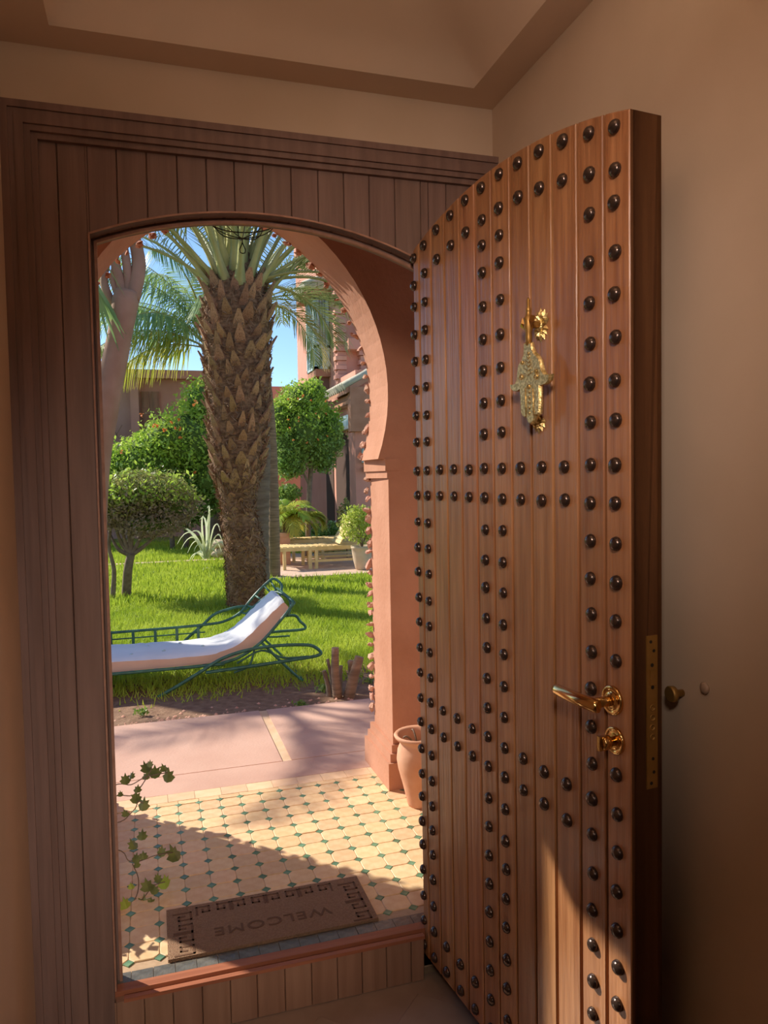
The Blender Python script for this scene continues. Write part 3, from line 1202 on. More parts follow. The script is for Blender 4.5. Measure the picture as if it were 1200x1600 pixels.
# ---- hanging iron lantern in the porch
lc = at(378, 352, 2.62)
lan = thing('wire_lantern', 'thin black wire lantern with a pointed drop hanging under the arch', 'lantern', lc)
lw = MB()
ringr = .115
lw.tube([(lc.x + ringr * math.cos(2 * PI * k / 24), lc.y + ringr * math.sin(2 * PI * k / 24), lc.z + .012) for k in range(25)], .0022, 5)
for k in range(8):
    a = 2 * PI * k / 8
    p0 = lc + Vector((ringr * math.cos(a), ringr * math.sin(a), .012))
    lw.tube(bez(p0, lc + Vector((ringr * .8 * math.cos(a), ringr * .8 * math.sin(a), -.035)), lc + Vector((0, 0, -.045)), 6), .0018, 4)
    lw.tube(bez(p0, lc + Vector((ringr * 1.0 * math.cos(a), ringr * 1.0 * math.sin(a), .18)), lc + Vector((0, 0, .26)), 6), .0018, 4)
lw.build('cage', M['iron'], lan)
dr = MB()
dr.tube([lc + Vector((0, 0, -.045)), lc + Vector((0, 0, -.058))], .0018, 5)
lp0 = lc + Vector((0, 0, -.058))
dr.tube([lp0, lp0 + Vector((.010, 0, -.024)), lp0 + Vector((.008, 0, -.034)), lp0 + Vector((0, 0, -.037)), lp0 + Vector((-.008, 0, -.034)), lp0 + Vector((-.010, 0, -.024)), lp0], .0018, 5)
dr.build('drop', M['iron'], lan)
MB().tube([lc + Vector((0, 0, .26)), Vector((lc.x, lc.y, 2.98))], .003, 5).build('chain', M['iron'], lan)

# ---- ivy reaching in from beside the door
ivy_y = 2.42
ib = Vector((-.275, ivy_y, ZE))
ivy = thing('trailing_ivy', 'thin trailing ivy shoots with lobed leaves growing up beside the door jamb', 'ivy', (ib.x - .06, ivy_y, ZE))
ipc = Vector((-.335, 2.46, ZE))
MB().lathe([(.075, 0), (.085, .02), (.105, .12), (.115, .15), (.12, .155), (.12, .18), (.105, .18), (.09, .15), (.02, .14)], ipc, 20).build('pot', M['clay'], ivy)
Vn, Fn = leaf_quads(cloud_points([((ipc.x, ipc.y, .345), (.11, .11, .065)), ((ipc.x - .06, ipc.y + .05, .37), (.09, .09, .06))], 300, .2), .04, .75)
fast_mesh('foliage', Vn, Fn, M['leaf_ivy'], parent=ivy, kind='stuff')
MB().tube([ipc + Vector((0, 0, .14)), ipc + Vector((0, 0, .27))], .02, 6).build('crown_stem', M['twig'], ivy)
shoots = [
    [(150, 1235), (186, 1225), (205, 1226), (225, 1215), (245, 1210), (262, 1207)],
    [(150, 1250), (186, 1243), (206, 1243), (218, 1232), (228, 1217), (236, 1203), (237, 1196)],
    [(150, 1290), (188, 1284), (203, 1272), (212, 1262), (216, 1252), (224, 1255)],
    [(150, 1320), (190, 1330), (200, 1344), (214, 1346), (228, 1342), (245, 1336), (270, 1332)],
    [(150, 1380), (192, 1421), (206, 1412), (215, 1395), (216, 1372), (207, 1350)],
    [(150, 1400), (192, 1423), (208, 1416), (224, 1403), (240, 1384), (258, 1378)],
]
for s in shoots:
    pts = [at(x, y, ivy_y + .02 * math.sin(i)) for i, (x, y) in enumerate(s)]
    MB().tube(smooth_path(pts, 4), .0016, 5).build('stem', M['twig'], ivy)


def ivy_leaf(c, size, az, tilt, matr):
    o5 = [(0, -.5), (.28, -.42), (.5, -.1), (.30, .02), (.36, .30), (.12, .22), (0, .55), (-.12, .22), (-.36, .30), (-.30, .02), (-.5, -.1), (-.28, -.42)]
    R = Matrix.Rotation(az, 3, 'Z') @ Matrix.Rotation(tilt, 3, 'X')
    v = [tuple(Vector(c) + R @ Vector((x * size, y * size, -.35 * abs(x) * size))) for x, y in o5] + [tuple(c)]
    mb = MB().add(v, [(i, (i + 1) % 12, 12) for i in range(12)])
    mb.build('leaf', matr, ivy)


lv = [(196, 1217, 9), (206, 1211, 6), (215, 1232, 7), (228, 1212, 7), (228, 1198, 10), (236, 1204, 8), (242, 1206, 11), (256, 1199, 8), (262, 1211, 12), (234, 1193, 6), (213, 1246, 10), (224, 1256, 11), (196, 1270, 7), (188, 1240, 5),
      (272, 1332, 15), (252, 1330, 9), (208, 1318, 10), (222, 1304, 9), (212, 1340, 8), (224, 1336, 8), (230, 1382, 12), (241, 1390, 8), (224, 1412, 14), (216, 1418, 9), (196, 1412, 11), (232, 1410, 9), (258, 1378, 12), (246, 1372, 8), (236, 1410, 8), (194, 1421, 8), (214, 1350, 6), (205, 1384, 6)]
for (x, y, s) in lv:
    c = at(x, y, ivy_y + random.uniform(-.03, .03))
    ivy_leaf(c, s * 1.9 / FPX * 2.4, random.uniform(-.8, .8), random.uniform(.5, 1.5), M['leaf_a'] if (y > 1370 and random.random() < .5) else M['leaf_ivy'])

# ================================================================== PATH, SOIL, LAWN
pm = MB().box((-3.5, 3.222, -.1), (4.5, 4.24, ZE - .006)).build('path', M['joint'], kind='structure')
MB().box((-3.5, 3.2225, ZE - .03), (4.5, 3.424, ZE)).build('slab', M['path'], pm, local=True)
for (a, b) in ((-3.5, -1.30), (-1.25, .548), (.592, 2.4), (2.45, 4.5)):
    MB().box((a, 3.430, ZE - .03), (b, 4.235, ZE)).build('slab', M['path'], pm, local=True)

# soil bed with pebbles
MB().add([(-6, 4.24, .105), (8, 4.24, .105), (8, 5.4, .095), (-6, 5.4, .095), (-6, 4.24, -.1), (8, 4.24, -.1)], [(0, 1, 2, 3), (0, 4, 5, 1)]).build('ground_soil', M['soil'], kind='structure')
MB().add([(-40, 5.0, .090), (40, 5.0, .090), (40, 70, .070), (-40, 70, .070)], [(0, 1, 2, 3)]).build('ground_lawn', M['lawn'], kind='structure')
pb_v, pb_f = [], []
for k in range(260):
    x, y = RNG.uniform(-.5, 1.7), 4.25 + abs(RNG.normal(0, .10))
    r = RNG.uniform(.004, .014)
    b = len(pb_v)
    for dxx, dyy, dz in ((r, 0, 0), (0, r, 0), (-r, 0, 0), (0, -r, 0), (0, 0, r * .8)):
        pb_v.append((x + dxx, y + dyy, .104 + dz))
    pb_f += [(b, b + 1, b + 4), (b + 1, b + 2, b + 4), (b + 2, b + 3, b + 4), (b + 3, b, b + 4)]
peb = fast_mesh('soil_crumbs', pb_v, pb_f, M['stone'], kind='stuff')
tag(peb, 'scattered crumbs of earth and pebbles along the path edge', 'pebbles')


# grass blades
def grass():
    n1, n2 = 70000, 60000
    y = np.concatenate([RNG.uniform(4.62, 8.5, n1), RNG.uniform(8.5, 17, n2)])
    x = RNG.uniform(-.20, .42, n1 + n2) * y
    keep = np.ones(len(y), bool)
    p = np.clip((y - 4.72) / .45 + .3 * np.sin(x * 5) * np.cos(x * 2.3), 0.04, 1)
    keep &= RNG.random(len(y)) < p
    keep &= ~((x > 1.55) & (y > 9.9) & (y < 13))
    keep &= ~((y > 12.75) & (y < 13.0) & (x < 1.4))
    x, y = x[keep], y[keep]
    n = len(x)
    h = RNG.uniform(.025, .07, n) * np.where(y > 8.5, 1.5, 1)
    w = RNG.uniform(.003, .006, n) * np.where(y > 8.5, 2.6, 1.1)
    a = RNG.uniform(0, 2 * PI, n)
    lx, ly = RNG.normal(0, .025, n), RNG.normal(0, .025, n)
    z = np.full(n, .092)
    A = np.stack([x - w * np.cos(a), y - w * np.sin(a), z], 1)
    B = np.stack([x + w * np.cos(a), y + w * np.sin(a), z], 1)
    C = np.stack([x + lx, y + ly, z + h], 1)
    V = np.stack([A, B, C], 1).reshape(-1, 3)
    F = np.arange(3 * n).reshape(n, 3)
    return V, F


gV, gF = grass()
go = fast_mesh('grass', gV, gF, M['grass'], kind='stuff')
tag(go, 'bright green lawn grass between the path and the garden trees', 'grass')
MB().box((-6, 12.78, .05), (1.35, 12.97, .115)).build('path_kerb', M['terrace'], kind='structure')
MB().box((1.55, 9.95, -.05), (7, 13.2, .125)).build('floor_terrace', M['terrace'], kind='structure')

# ================================================================== SUN LOUNGER
lo_y0, lo_y1 = 4.88, 5.58
lg = thing('sun_lounger', 'green wrought iron sun lounger with a white cushion on the lawn', 'lounger', (.1, 5.2, .09))
# cushion: side profile in x-z traced between the top and the underside
top_p = [(-1.0, .345), (-.26, .338), (-.065, .334), (.13, .330), (.332, .335), (.45, .36), (.54, .405), (.66, .510), (.74, .580), (.800, .632), (.822, .640)]
bot_p = [(-1.0, .262), (-.26, .262), (.13, .262), (.332, .265), (.44, .276), (.54, .312), (.65, .375), (.73, .450), (.80, .525), (.846, .575), (.852, .598)]
tp_ = [p for p in smooth_path([(x, 0, z) for x, z in top_p], 4)]
bp_ = [p for p in smooth_path([(x, 0, z) for x, z in bot_p], 4)]
cy0, cy1 = 4.92, 5.40
cs = MB()
nn = len(tp_)
ys = [cy0 - .002, cy0 + .012, cy0 + .05, (cy0 + cy1) / 2, cy1 - .05, cy1 - .012, cy1]
v = []
for j, y in enumerate(ys):
    for i in range(nn):
        puff = (.0 if j in (0, 6) else (-.004 if j in (1, 5) else .010)) + random.uniform(-.003, .003)
        nv = Vector((-(tp_[min(i + 1, nn - 1)].z - tp_[max(i - 1, 0)].z), 0, tp_[min(i + 1, nn - 1)].x - tp_[max(i - 1, 0)].x)).normalized()
        q_ = tp_[i] + nv * (puff - (.012 if j in (0, 6) else 0))
        v.append((q_.x, y, q_.z))
f = []
for j in range(len(ys) - 1):
    for i in range(nn - 1):
        f.append((j * nn + i, j * nn + i + 1, (j + 1) * nn + i + 1, (j + 1) * nn + i))
cs.add(v, f, 0, True)
b0 = len(v)
mid = len(ys) - 1
v2 = [(p.x, cy0 + .004, p.z) for p in bp_] + [(p.x, cy1 - .004, p.z) for p in bp_]
cs.add(v2, [(i, i + 1, nn + i + 1, nn + i) for i in range(nn - 1)], 1, False)
sv = [v[i] for i in range(nn)] + [v2[i] for i in range(nn)] + [v[mid * nn + i] for i in range(nn)] + [v2[nn + i] for i in range(nn)]
cs.add(sv, [(nn + i, nn + i + 1, i + 1, i) for i in range(nn - 1)] + [(2 * nn + i, 2 * nn + i + 1, 3 * nn + i + 1, 3 * nn + i) for i in range(nn - 1)] + [(nn - 1, 2 * nn - 1, 4 * nn - 1, 3 * nn - 1)] + [(0, nn, 3 * nn, 2 * nn)], 1, False)
cush = cs.build('cushion', [M['cushion'], M['cushion_side']], lg)
bt = None
for (x, y) in ((-.38, 5.02), (-.15, 5.02), (.05, 5.06), (-.30, 5.22), (-.05, 5.24), (.16, 5.25), (-.52, 5.15), (.30, 5.10)):
    mbt = MB().lathe([(.012, 0), (.010, .006), (.003, .008)], (x, y, .343), 10)
    mbt.build('button', M['window_blue'], cush)


def rod(pts, r, name, n=5, seg=7, mt='green_iron'):
    return MB().tube(smooth_path(pts, n), r, seg).build(name, M[mt], lg)


FAR_ARC = [(262, 1030), (290, 1000), (315, 978), (335, 960), (357, 952), (375, 948), (395, 949), (420, 957), (440, 962), (461, 962), (469, 971), (477, 979), (470, 984), (424, 988), (390, 996)]
for y, nm in ((lo_y0, 'near'), (lo_y1, 'far')):
    rod([(-1.05, y, .262), (-.2, y, .262), (.35, y, .262), (.42, y, .268)], .010, 'seat_rail')
    rod([(.40, y, .268), (.52, y, .300), (.66, y, .385), (.80, y, .530), (.885, y, .630)], .010, 'backrest_rail')
    # hooped arm rest: from the ground up over the seat, round and back
    if nm == 'near':
        rod([(.0, y - .03, .095), (.14, y - .03, .165), (.27, y - .03, .235), (.40, y - .03, .305), (.55, y - .03, .345), (.74, y - .03, .360), (.92, y - .03, .352), (1.00, y - .03, .335), (1.05, y - .03, .290), (1.03, y - .03, .272), (.95, y - .03, .262), (.60, y - .03, .240), (.30, y - .03, .225)], .011, 'arm_hoop', 6)
    else:
        rod([tuple(at(px, py, 5.66)) for px, py in FAR_ARC], .011, 'arm_hoop', 6)
    rod([(.66, y, .385), (.80, y, .23), (.93, y, .095)], .009, 'back_leg')
    rod([(.50, y, .26), (.66, y, .33), (.80, y, .27), (.97, y, .262)], .007, 'brace')
    rod([(.62, y, .36), (.58, y, .24), (.48, y, .20)], .007, 'brace')
    rod([(-.75, y, .262), (-.85, y, .18), (-.9, y, .095)], .010, 'front_leg')
for x in (-.95, .93):
    MB().tube([(x, lo_y0, .105), (x, lo_y1, .105)], .008, 6).build('stretcher', M['green_iron'], lg)
MB().tube([(.885, lo_y0, .630), (.885, lo_y1, .630)], .010, 6).build('stretcher', M['green_iron'], lg)
# flat bar slats of the seat and the back; the far ends show past the cushion
for x in (-.6, -.45, -.30, -.15, 0, .15, .30):
    MB().box((x - .012, lo_y0, .254), (x + .012, lo_y1, .262)).build('slat', M['green_iron'], lg)
    MB().box((x - .010, lo_y1 - .006, .262), (x + .010, lo_y1 + .006, .385)).build('side_bar', M['green_iron'], lg)
rod([(-1.05, lo_y1, .385), (-.2, lo_y1, .387), (.35, lo_y1, .395), (.52, lo_y1, .42), (.66, lo_y1, .50)], .010, 'side_rail')
rod([(-1.05, lo_y1, .335), (.35, lo_y1, .340)], .005, 'side_rail')
# head end: ladder frame standing above the cushion
hp = [at(372, 962, 5.5), at(398, 930, 5.5), at(420, 908, 5.5), at(430, 905, 5.5), at(440, 915, 5.45), at(437, 932, 5.40)]
MB().tube(smooth_path(hp, 5), .010, 7).build('head_frame', M['green_iron'], lg)
hp2 = [at(384, 960, 5.45), at(408, 938, 5.42), at(430, 925, 5.40), at(450, 935, 5.20), at(454, 948, 5.0), at(449, 962, 4.95)]
MB().tube(smooth_path(hp2, 5), .009, 7).build('head_frame', M['green_iron'], lg)
for (a, b) in (((398, 930), (410, 938)), ((386, 946), (397, 950)), ((412, 915), (424, 927)), ((423, 908), (431, 921)), ((377, 957), (388, 960))):
    MB().tube([at(*a, 5.5), at(*b, 5.42)], .007, 6).build('head_bar', M['green_iron'], lg)

# ================================================================== STUMP AND SMALL WEEDS
sb = atZ(538, 1090, .10)
stp = thing('cut_stump', 'cluster of sawn off shrub stems standing in the soil by the path', 'stump', sb)
for (x0, y0, x1, y1, r, dy) in ((528, 1090, 524, 1012, .024, 0), (545, 1088, 562, 1026, .030, -.02), (515, 1085, 506, 1048, .014, .05), (533, 1088, 533, 1040, .012, .08), (546, 1085, 548, 1032, .020, .10), (520, 1088, 512, 1030, .010, .1)):
    p, q_ = at(x0, y0, sb.y + dy), at(x1, y1, sb.y + dy)
    p.z = .09
    midp = (p + q_) / 2 + Vector((random.uniform(-.012, .012), 0, 0))
    MB().tube(smooth_path([p, midp, q_], 4), [r * (1.25 - .3 * k / 8) for k in range(9)], 9).build('stem', M['twig'] if r < .016 else M['ringbark'], stp)
wd = [(505, 1082), (578, 1068), (470, 1108), (220, 1120)]
for k, (x, y) in enumerate(wd):
    c = atZ(x, y, .10)
    P = np.array(c) + RNG.normal(0, .022, (48, 3)) * np.array([1, .6, .5]) + np.array([0, 0, .03])
    V, F = leaf_quads(P, .03, .45)
    V, F = np.asarray(V), np.asarray(F)
    o = fast_mesh('weed_tuft', V, F, M['leaf_b'], kind='thing')
    tag(o, ['small green weed growing in the soil in front of the sawn stump', 'weed tuft between the sawn stump and the arch pier',
            'low weed at the path edge below the lounger head', 'low weed at the path edge near the door jamb'][k], 'weed')

# ================================================================== PALMS
def frond_mesh(base, az, el, L, droop, nl, leaflen, sag=.5, width=.016, rr=.02, twist=0.0, mats=None, hang=0.0, start=.18):
    """one feather leaf: curved rachis with leaflets on both sides; returns V, F(quads), mi"""
    V, F, mi = [], [], []
    n = 12
    hd = np.array([math.cos(az), math.sin(az), 0.])
    pts = []
    for i in range(n + 1):
        t = i / n
        a = el - droop * t ** 1.4
        pts.append((t, a))
    P = [np.array(base, float)]
    for i in range(n):
        a = pts[i][1]
        P.append(P[-1] + (hd * math.cos(a) + np.array([0, 0, math.sin(a)])) * L / n)
    side = np.array([-math.sin(az), math.cos(az), 0.])
    # rachis as a flat three-sided tube
    b = 0
    for i, p in enumerate(P):
        t = i / n
        a = el - droop * t ** 1.4
        upv = -hd * math.sin(a) + np.array([0, 0, math.cos(a)])
        r = rr * (1 - .88 * t) * (1.6 if t < .08 else 1)
        V += [p + side * r, p + upv * r * .5, p - side * r, p - upv * r * .6]
        if i:
            for k in range(4):
                F.append((4 * (i - 1) + k, 4 * (i - 1) + (k + 1) % 4, 4 * i + (k + 1) % 4, 4 * i + k))
                mi.append(0)
    for j in range(nl):
        t = start + (1 - start) * (j + .5) / nl
        fi = t * n
        i0 = min(int(fi), n - 1)
        p = P[i0] + (P[i0 + 1] - P[i0]) * (fi - i0)
        a = el - droop * t ** 1.4
        fw = hd * math.cos(a) + np.array([0, 0, math.sin(a)])
        upv = -hd * math.sin(a) + np.array([0, 0, math.cos(a)])
        ll = leaflen * (math.sin(PI * (.18 + .80 * t)) ** .6) * random.uniform(.85, 1.1)
        for sg in (1, -1):
            ang = .75 + .25 * (1 - t) + random.uniform(-.12, .12)
            d = fw * math.cos(ang) + side * sg * math.sin(ang) * math.cos(.45) + upv * math.sin(ang) * math.sin(.45)
            d = d + np.array([0, 0, -hang])
            d /= np.linalg.norm(d)
            m1 = p + d * ll * .5
            tip = p + d * ll + np.array([0, 0, -sag * ll * .5])
            wv = np.cross(d, upv)
            wv /= np.linalg.norm(wv) + 1e-9
            w = width * .5
            k = len(V)
            V += [p - wv * w * .6, p + wv * w * .6, m1 + wv * w + np.array([0, 0, -sag * ll * .06]), m1 - wv * w + np.array([0, 0, -sag * ll * .06]), tip + wv * w * .15, tip - wv * w * .15]
            F += [(k, k + 1, k + 2, k + 3), (k + 3, k + 2, k + 4, k + 5)]
            mi += [1, 1]
    return V, F, mi


def add_frond(root, mats, *a, **k):
    V, F, mi = frond_mesh(*a, **k)
    return fast_mesh('frond', V, F, mats, mi, parent=root)


# ---- date palm
DY = 7.9
prof_px = [(960, 353, 416), (945, 356, 412), (900, 352, 415), (850, 350, 412), (810, 346, 402), (785, 343, 398), (765, 339, 401), (740, 331, 411), (700, 326, 417), (650, 324, 421), (600, 321, 421), (550, 317, 423), (500, 314, 424), (470, 316, 422), (445, 324, 414), (420, 338, 402), (395, 350, 392)]
rows = []
for (y, a, b) in prof_px:
    A, B = at(a, y, DY), at(b, y, DY)
    rows.append(((A + B) / 2, (B - A).length / 2))
rows[0][0].z = .06
dp = thing('date_palm', 'thick date palm with rough diamond scaled trunk and arching fronds', 'palm tree', (rows[0][0].x, DY, .06))
MB().tube([r[0] for r in rows], [r[1] * .93 for r in rows], 22).build('trunk', M['bark'], dp)


def trunk_at(z):
    for i in range(len(rows) - 1):
        if rows[i][0].z <= z <= rows[i + 1][0].z:
            t = (z - rows[i][0].z) / (rows[i + 1][0].z - rows[i][0].z)
            return rows[i][0].lerp(rows[i + 1][0], t), rows[i][1] * (1 - t) + rows[i + 1][1] * t
    return rows[-1][0], rows[-1][1]


bm = MB()
# a cut leaf base: broad at the foot, tapering, tip standing away from the trunk (local: x across, y outwards, z up)
bm.add([(-.5, 0, 0), (.5, 0, 0), (.42, .22, .45), (-.42, .22, .45), (-.11, .42, 1.0), (.11, .42, 1.0), (-.11, .30, 1.0), (.11, .30, 1.0), (-.45, -.05, .35), (.45, -.05, .35)],
       [(0, 1, 2, 3), (3, 2, 5, 4), (4, 5, 7, 6), (1, 9, 2), (9, 7, 5, 2), (0, 3, 8), (8, 3, 4, 6), (6, 7, 9, 8)])
fb = None
z0, z1 = rows[0][0].z + .05, rows[14][0].z
nb = 295
for k in range(nb):
    t = (k + .5) / nb
    z = z0 + (z1 - z0) * (t ** .92)
    a = k * 2.39996 + random.uniform(-.12, .12)
    c, r = trunk_at(z)
    low = z < rows[6][0].z
    s = (.085 if low else .125) * random.uniform(.85, 1.15)
    if z > rows[11][0].z:
        s *= 1.2
    o = Vector((c.x + r * .90 * math.cos(a), c.y + r * .90 * math.sin(a), z - .03)) - ORIGIN[dp.name]
    rot = (random.uniform(-.34, .0) + (.10 if z > rows[12][0].z else 0), random.uniform(-.15, .15), a - PI / 2)
    sc3 = (s * random.uniform(.55, .95), s * (.42 if low else .95), s * (.55 if low else random.uniform(1.0, 1.5)))
    if fb is None:
        fb = bm.build('leaf_base', M['boot'], dp, local=True)
        fb.location, fb.rotation_euler, fb.scale = o, rot, sc3
    else:
        copy_mesh(fb, o, dp, rot=rot, scale=sc3, name='leaf_base')
# fibrous fringe
P = []
for k in range(4200):
    z = random.uniform(z0, z1 + .1)
    a = random.uniform(0, 2 * PI)
    c, r = trunk_at(z)
    P.append((c.x + r * 1.0 * math.cos(a), c.y + r * 1.0 * math.sin(a), z))
V, F = leaf_quads(np.array(P), .095, .13, updir=(0, 0, .7), jitter=.6)
fast_mesh('fibre', V, F, M['fibre'], parent=dp, kind='stuff')
crown = rows[14][0]
FM = [M['rachis'], M['frond']]
rg_ = random.Random(3)
for k in range(40):
    az = k * 2.39996 + rg_.uniform(-.1, .1)
    t = k / 39
    el = math.radians(46 + 40 * t) + rg_.uniform(-.06, .06)
    rad = .30 * (1 - t * .8)
    base = crown + Vector((math.cos(az) * rad, math.sin(az) * rad, -.08 + .42 * t))
    L = rg_.uniform(2.3, 2.9)
    add_frond(dp, FM, base, az, el, L, .95 + .3 * (1 - t), 44, .42, sag=.25, width=.015, rr=.040)
for (az, el, L, dr_) in ((-.15, .62, 2.0, 1.7), (.12, .95, 2.2, 1.8), (-.45, .80, 2.1, 1.7), (.35, .60, 2.0, 1.5), (3.3, .80, 2.1, 1.3), (3.05, .98, 2.4, 1.5), (3.6, .75, 2.0, 1.3), (2.8, .62, 1.9, 1.3),
                        (.1, .30, 1.5, 1.7), (-.35, .25, 1.4, 1.7), (.5, .1, 1.3, 1.5)):
    base = crown + Vector((math.cos(az) * .28, math.sin(az) * .28, .05))
    add_frond(dp, FM, base, az, el, L, dr_, 44, .40, sag=.25, width=.014, rr=.036)


def ring_trunk(root, pts, rads, mt, nring):
    P = smooth_path(pts, 12)
    n = len(P)
    R = [rads[0] + (rads[1] - rads[0]) * i / (n - 1) for i in range(n)]
    if len(rads) > 2:
        R = list(np.interp(np.linspace(0, 1, n), np.linspace(0, 1, len(rads)), rads))
    R = [r * (1 + (.05 if i % 3 == 0 else 0)) for i, r in enumerate(R)]
    MB().tube(P, R, 16).build('trunk', mt, root)
    return P


# ---- slim ringed palm behind the date palm
tb = atZ(429, 905, .08)
tp0 = thing('slim_palm', 'slim pale ringed palm trunk standing close behind the thick date palm', 'palm tree', tb)
pts = [tb, at(428, 820, 10.0), at(426, 740, 10.0), at(422, 660, 10.0), at(416, 600, 10.0), at(409, 530, 10.0), at(405, 470, 10.0)]
ring_trunk(tp0, pts, [.082, .072, .07, .068, .07], M['ringbark'], 30)
for (az, el, L) in ((-.2, .25, 1.7), (.3, .5, 1.7), (-.5, .05, 1.5), (-.1, -.2, 1.3), (.6, .0, 1.4), (1.2, .6, 1.6), (.9, 1.1, 1.8), (0, .9, 1.8), (-.7, .7, 1.6)):
    add_frond(tp0, [M['rachis'], M['frond_dry'] if el < 0 else M['frond']], pts[-1], az, el, L, 1.6, 40, .46, sag=.7, width=.018, rr=.02)

# ---- stout grey palm trunk
gb = atZ(404, 905, .08)
gp = thing('grey_palm', 'stout smooth grey palm trunk half hidden behind the date palm', 'palm tree', (gb.x, 9.3, .08))
pts = [Vector((at(402, 905, 9.3).x, 9.3, .08)), at(401, 840, 9.3), at(402, 790, 9.3), at(404, 740, 9.3), at(406, 690, 9.3), at(402, 640, 9.3), at(394, 600, 9.3), at(384, 560, 9.3)]
ring_trunk(gp, pts, [.15, .15, .145, .135, .12, .10, .09], M['greybark'], 20)
# ---- queen palm far behind
qy = 17.0
qb = at(336, 860, qy)
qp = thing('queen_palm', 'tall feathery palm with hanging leaflets rising behind the flowering shrub', 'palm tree', (qb.x, qy, .07))
qc = at(327, 545, qy)
ring_trunk(qp, [Vector((qb.x, qy, .07)), at(336, 800, qy), at(333, 700, qy), at(329, 600, qy), qc], [.16, .14, .13, .12, .12], M['greybark'], 24)
QM = [M['rachis'], M['frond_blue']]
for (az, el, L, dr_, yel) in ((3.25, .75, 2.7, 1.7, 0), (3.0, .45, 2.4, 1.5, 0), (3.4, 1.05, 2.9, 1.9, 0), (2.8, .9, 2.6, 1.7, 0), (3.6, .35, 2.2, 1.2, 1), (2.7, .25, 1.9, 1.2, 1), (3.1, 1.2, 3.0, 1.5, 0),
                              (1.5, 1.3, 2.8, 1.2, 0), (4.2, 1.15, 2.6, 1.6, 0), (4.7, .8, 2.4, 1.5, 0), (2.2, 1.25, 2.8, 1.5, 0), (3.9, .6, 2.2, 1.5, 0), (.8, 1.35, 2.6, .9, 0)):
    add_frond(qp, [M['rachis'], M['frond_yel'] if yel else M['frond_blue']], qc, az, el, L * 1.2, dr_, 64, .74, sag=1.5, width=.030, rr=.035, hang=.55)

# ---- a second date palm beyond the jamb: only its frond shadows reach the view
ox = Vector((-2.75, 7.75, .08))
dp2 = thing('date_palm', 'date palm hidden beyond the door jamb that shades the path and lawn', 'palm tree', ox)
MB().tube([ox, ox + Vector((0, 0, 1.8)), ox + Vector((.05, 0, 3.5))], [.30, .24, .30], 16).build('trunk', M['bark'], dp2)
for k in range(12):
    az = k * 2.39996
    t = k / 11
    add_frond(dp2, FM, ox + Vector((0, 0, 3.55)), az, math.radians(5 + 50 * t), 1.5, 1.2, 24, .34, sag=.3, width=.026, rr=.03)

# ---- branching smooth-barked tree at the left
ty = 6.4
tr0 = thing('branching_tree', 'smooth reddish tree with leaning trunk forking under the arch', 'tree', (at(150, 930, ty).x, ty, .08))
sp_ = [Vector((at(135, 930, ty).x, ty, .08)), at(146, 760, ty), at(164, 640, ty), at(181, 555, ty), at(193, 490, ty), at(198, 455, ty)]
MB().tube(smooth_path(sp_, 6), list(np.interp(np.linspace(0, 1, 31), [0, .4, .7, .9, 1], [.125, .105, .095, .105, .09])), 14).build('trunk', M['smoothbark'], tr0)
for br_, r0_, r1_ in (([(206, 468), (213, 440), (217, 412), (213, 385), (207, 355), (198, 300)], .062, .045), ([(194, 470), (188, 440), (180, 412), (174, 388), (165, 340)], .045, .030), ([(190, 485), (174, 470), (164, 448), (163, 430), (166, 412), (158, 385)], .036, .026),
                      ([(200, 465), (200, 432), (196, 400), (192, 375), (188, 340)], .040, .028), ([(187, 470), (178, 445), (176, 430), (181, 408), (186, 380)], .026, .018)):
    pts = [at(x, y, ty + .02 * i) for i, (x, y) in enumerate(br_)]
    P_ = smooth_path(pts, 5)
    MB().tube(P_, list(np.linspace(r0_, r1_, len(P_))), 10).build('branch', M['smoothbark'], tr0)
for (x, y) in ((190, 270), (158, 295), (128, 365), (236, 295)):
    c = at(x, y, ty)
    V, F = [], []
    for k in range(46):
        a, e_ = random.uniform(0, 2 * PI), random.uniform(-.9, 1.3)
        d = Vector((math.cos(a) * math.cos(e_), math.sin(a) * math.cos(e_), math.sin(e_)))
        s_ = d.cross(Vector((0, 0, 1))).normalized() * .012
        L = random.uniform(.4, .62)
        mid = c + d * L * .5
        tip = c + d * L + Vector((0, 0, -.16 * L))
        b = len(V)
        V += [c - s_, c + s_, mid + s_ * 1.1, mid - s_ * 1.1, tip + s_ * .1, tip - s_ * .1]
        F += [(b, b + 1, b + 2, b + 3), (b + 3, b + 2, b + 4, b + 5)]
    fast_mesh('leaf_rosette', V, F, M['frond'], parent=tr0)
# hanging spiky rosette low on the outer side
c = at(148, 440, ty - .1)
V, F = [], []
for k in range(26):
    a = random.uniform(-1.2, 1.2)
    d = Vector((math.sin(a) * .6, random.uniform(-.4, .4), -1)).normalized()
    s_ = Vector((.012, 0, .004))
    L = random.uniform(.35, .6)
    b = len(V)
    V += [c - s_, c + s_, c + d * L * .5 + s_, c + d * L * .5 - s_, c + d * L + s_ * .1, c + d * L - s_ * .1]
    F += [(b, b + 1, b + 2, b + 3), (b + 3, b + 2, b + 4, b + 5)]
fast_mesh('leaf_rosette', V, F, M['frond_blue'], parent=tr0)


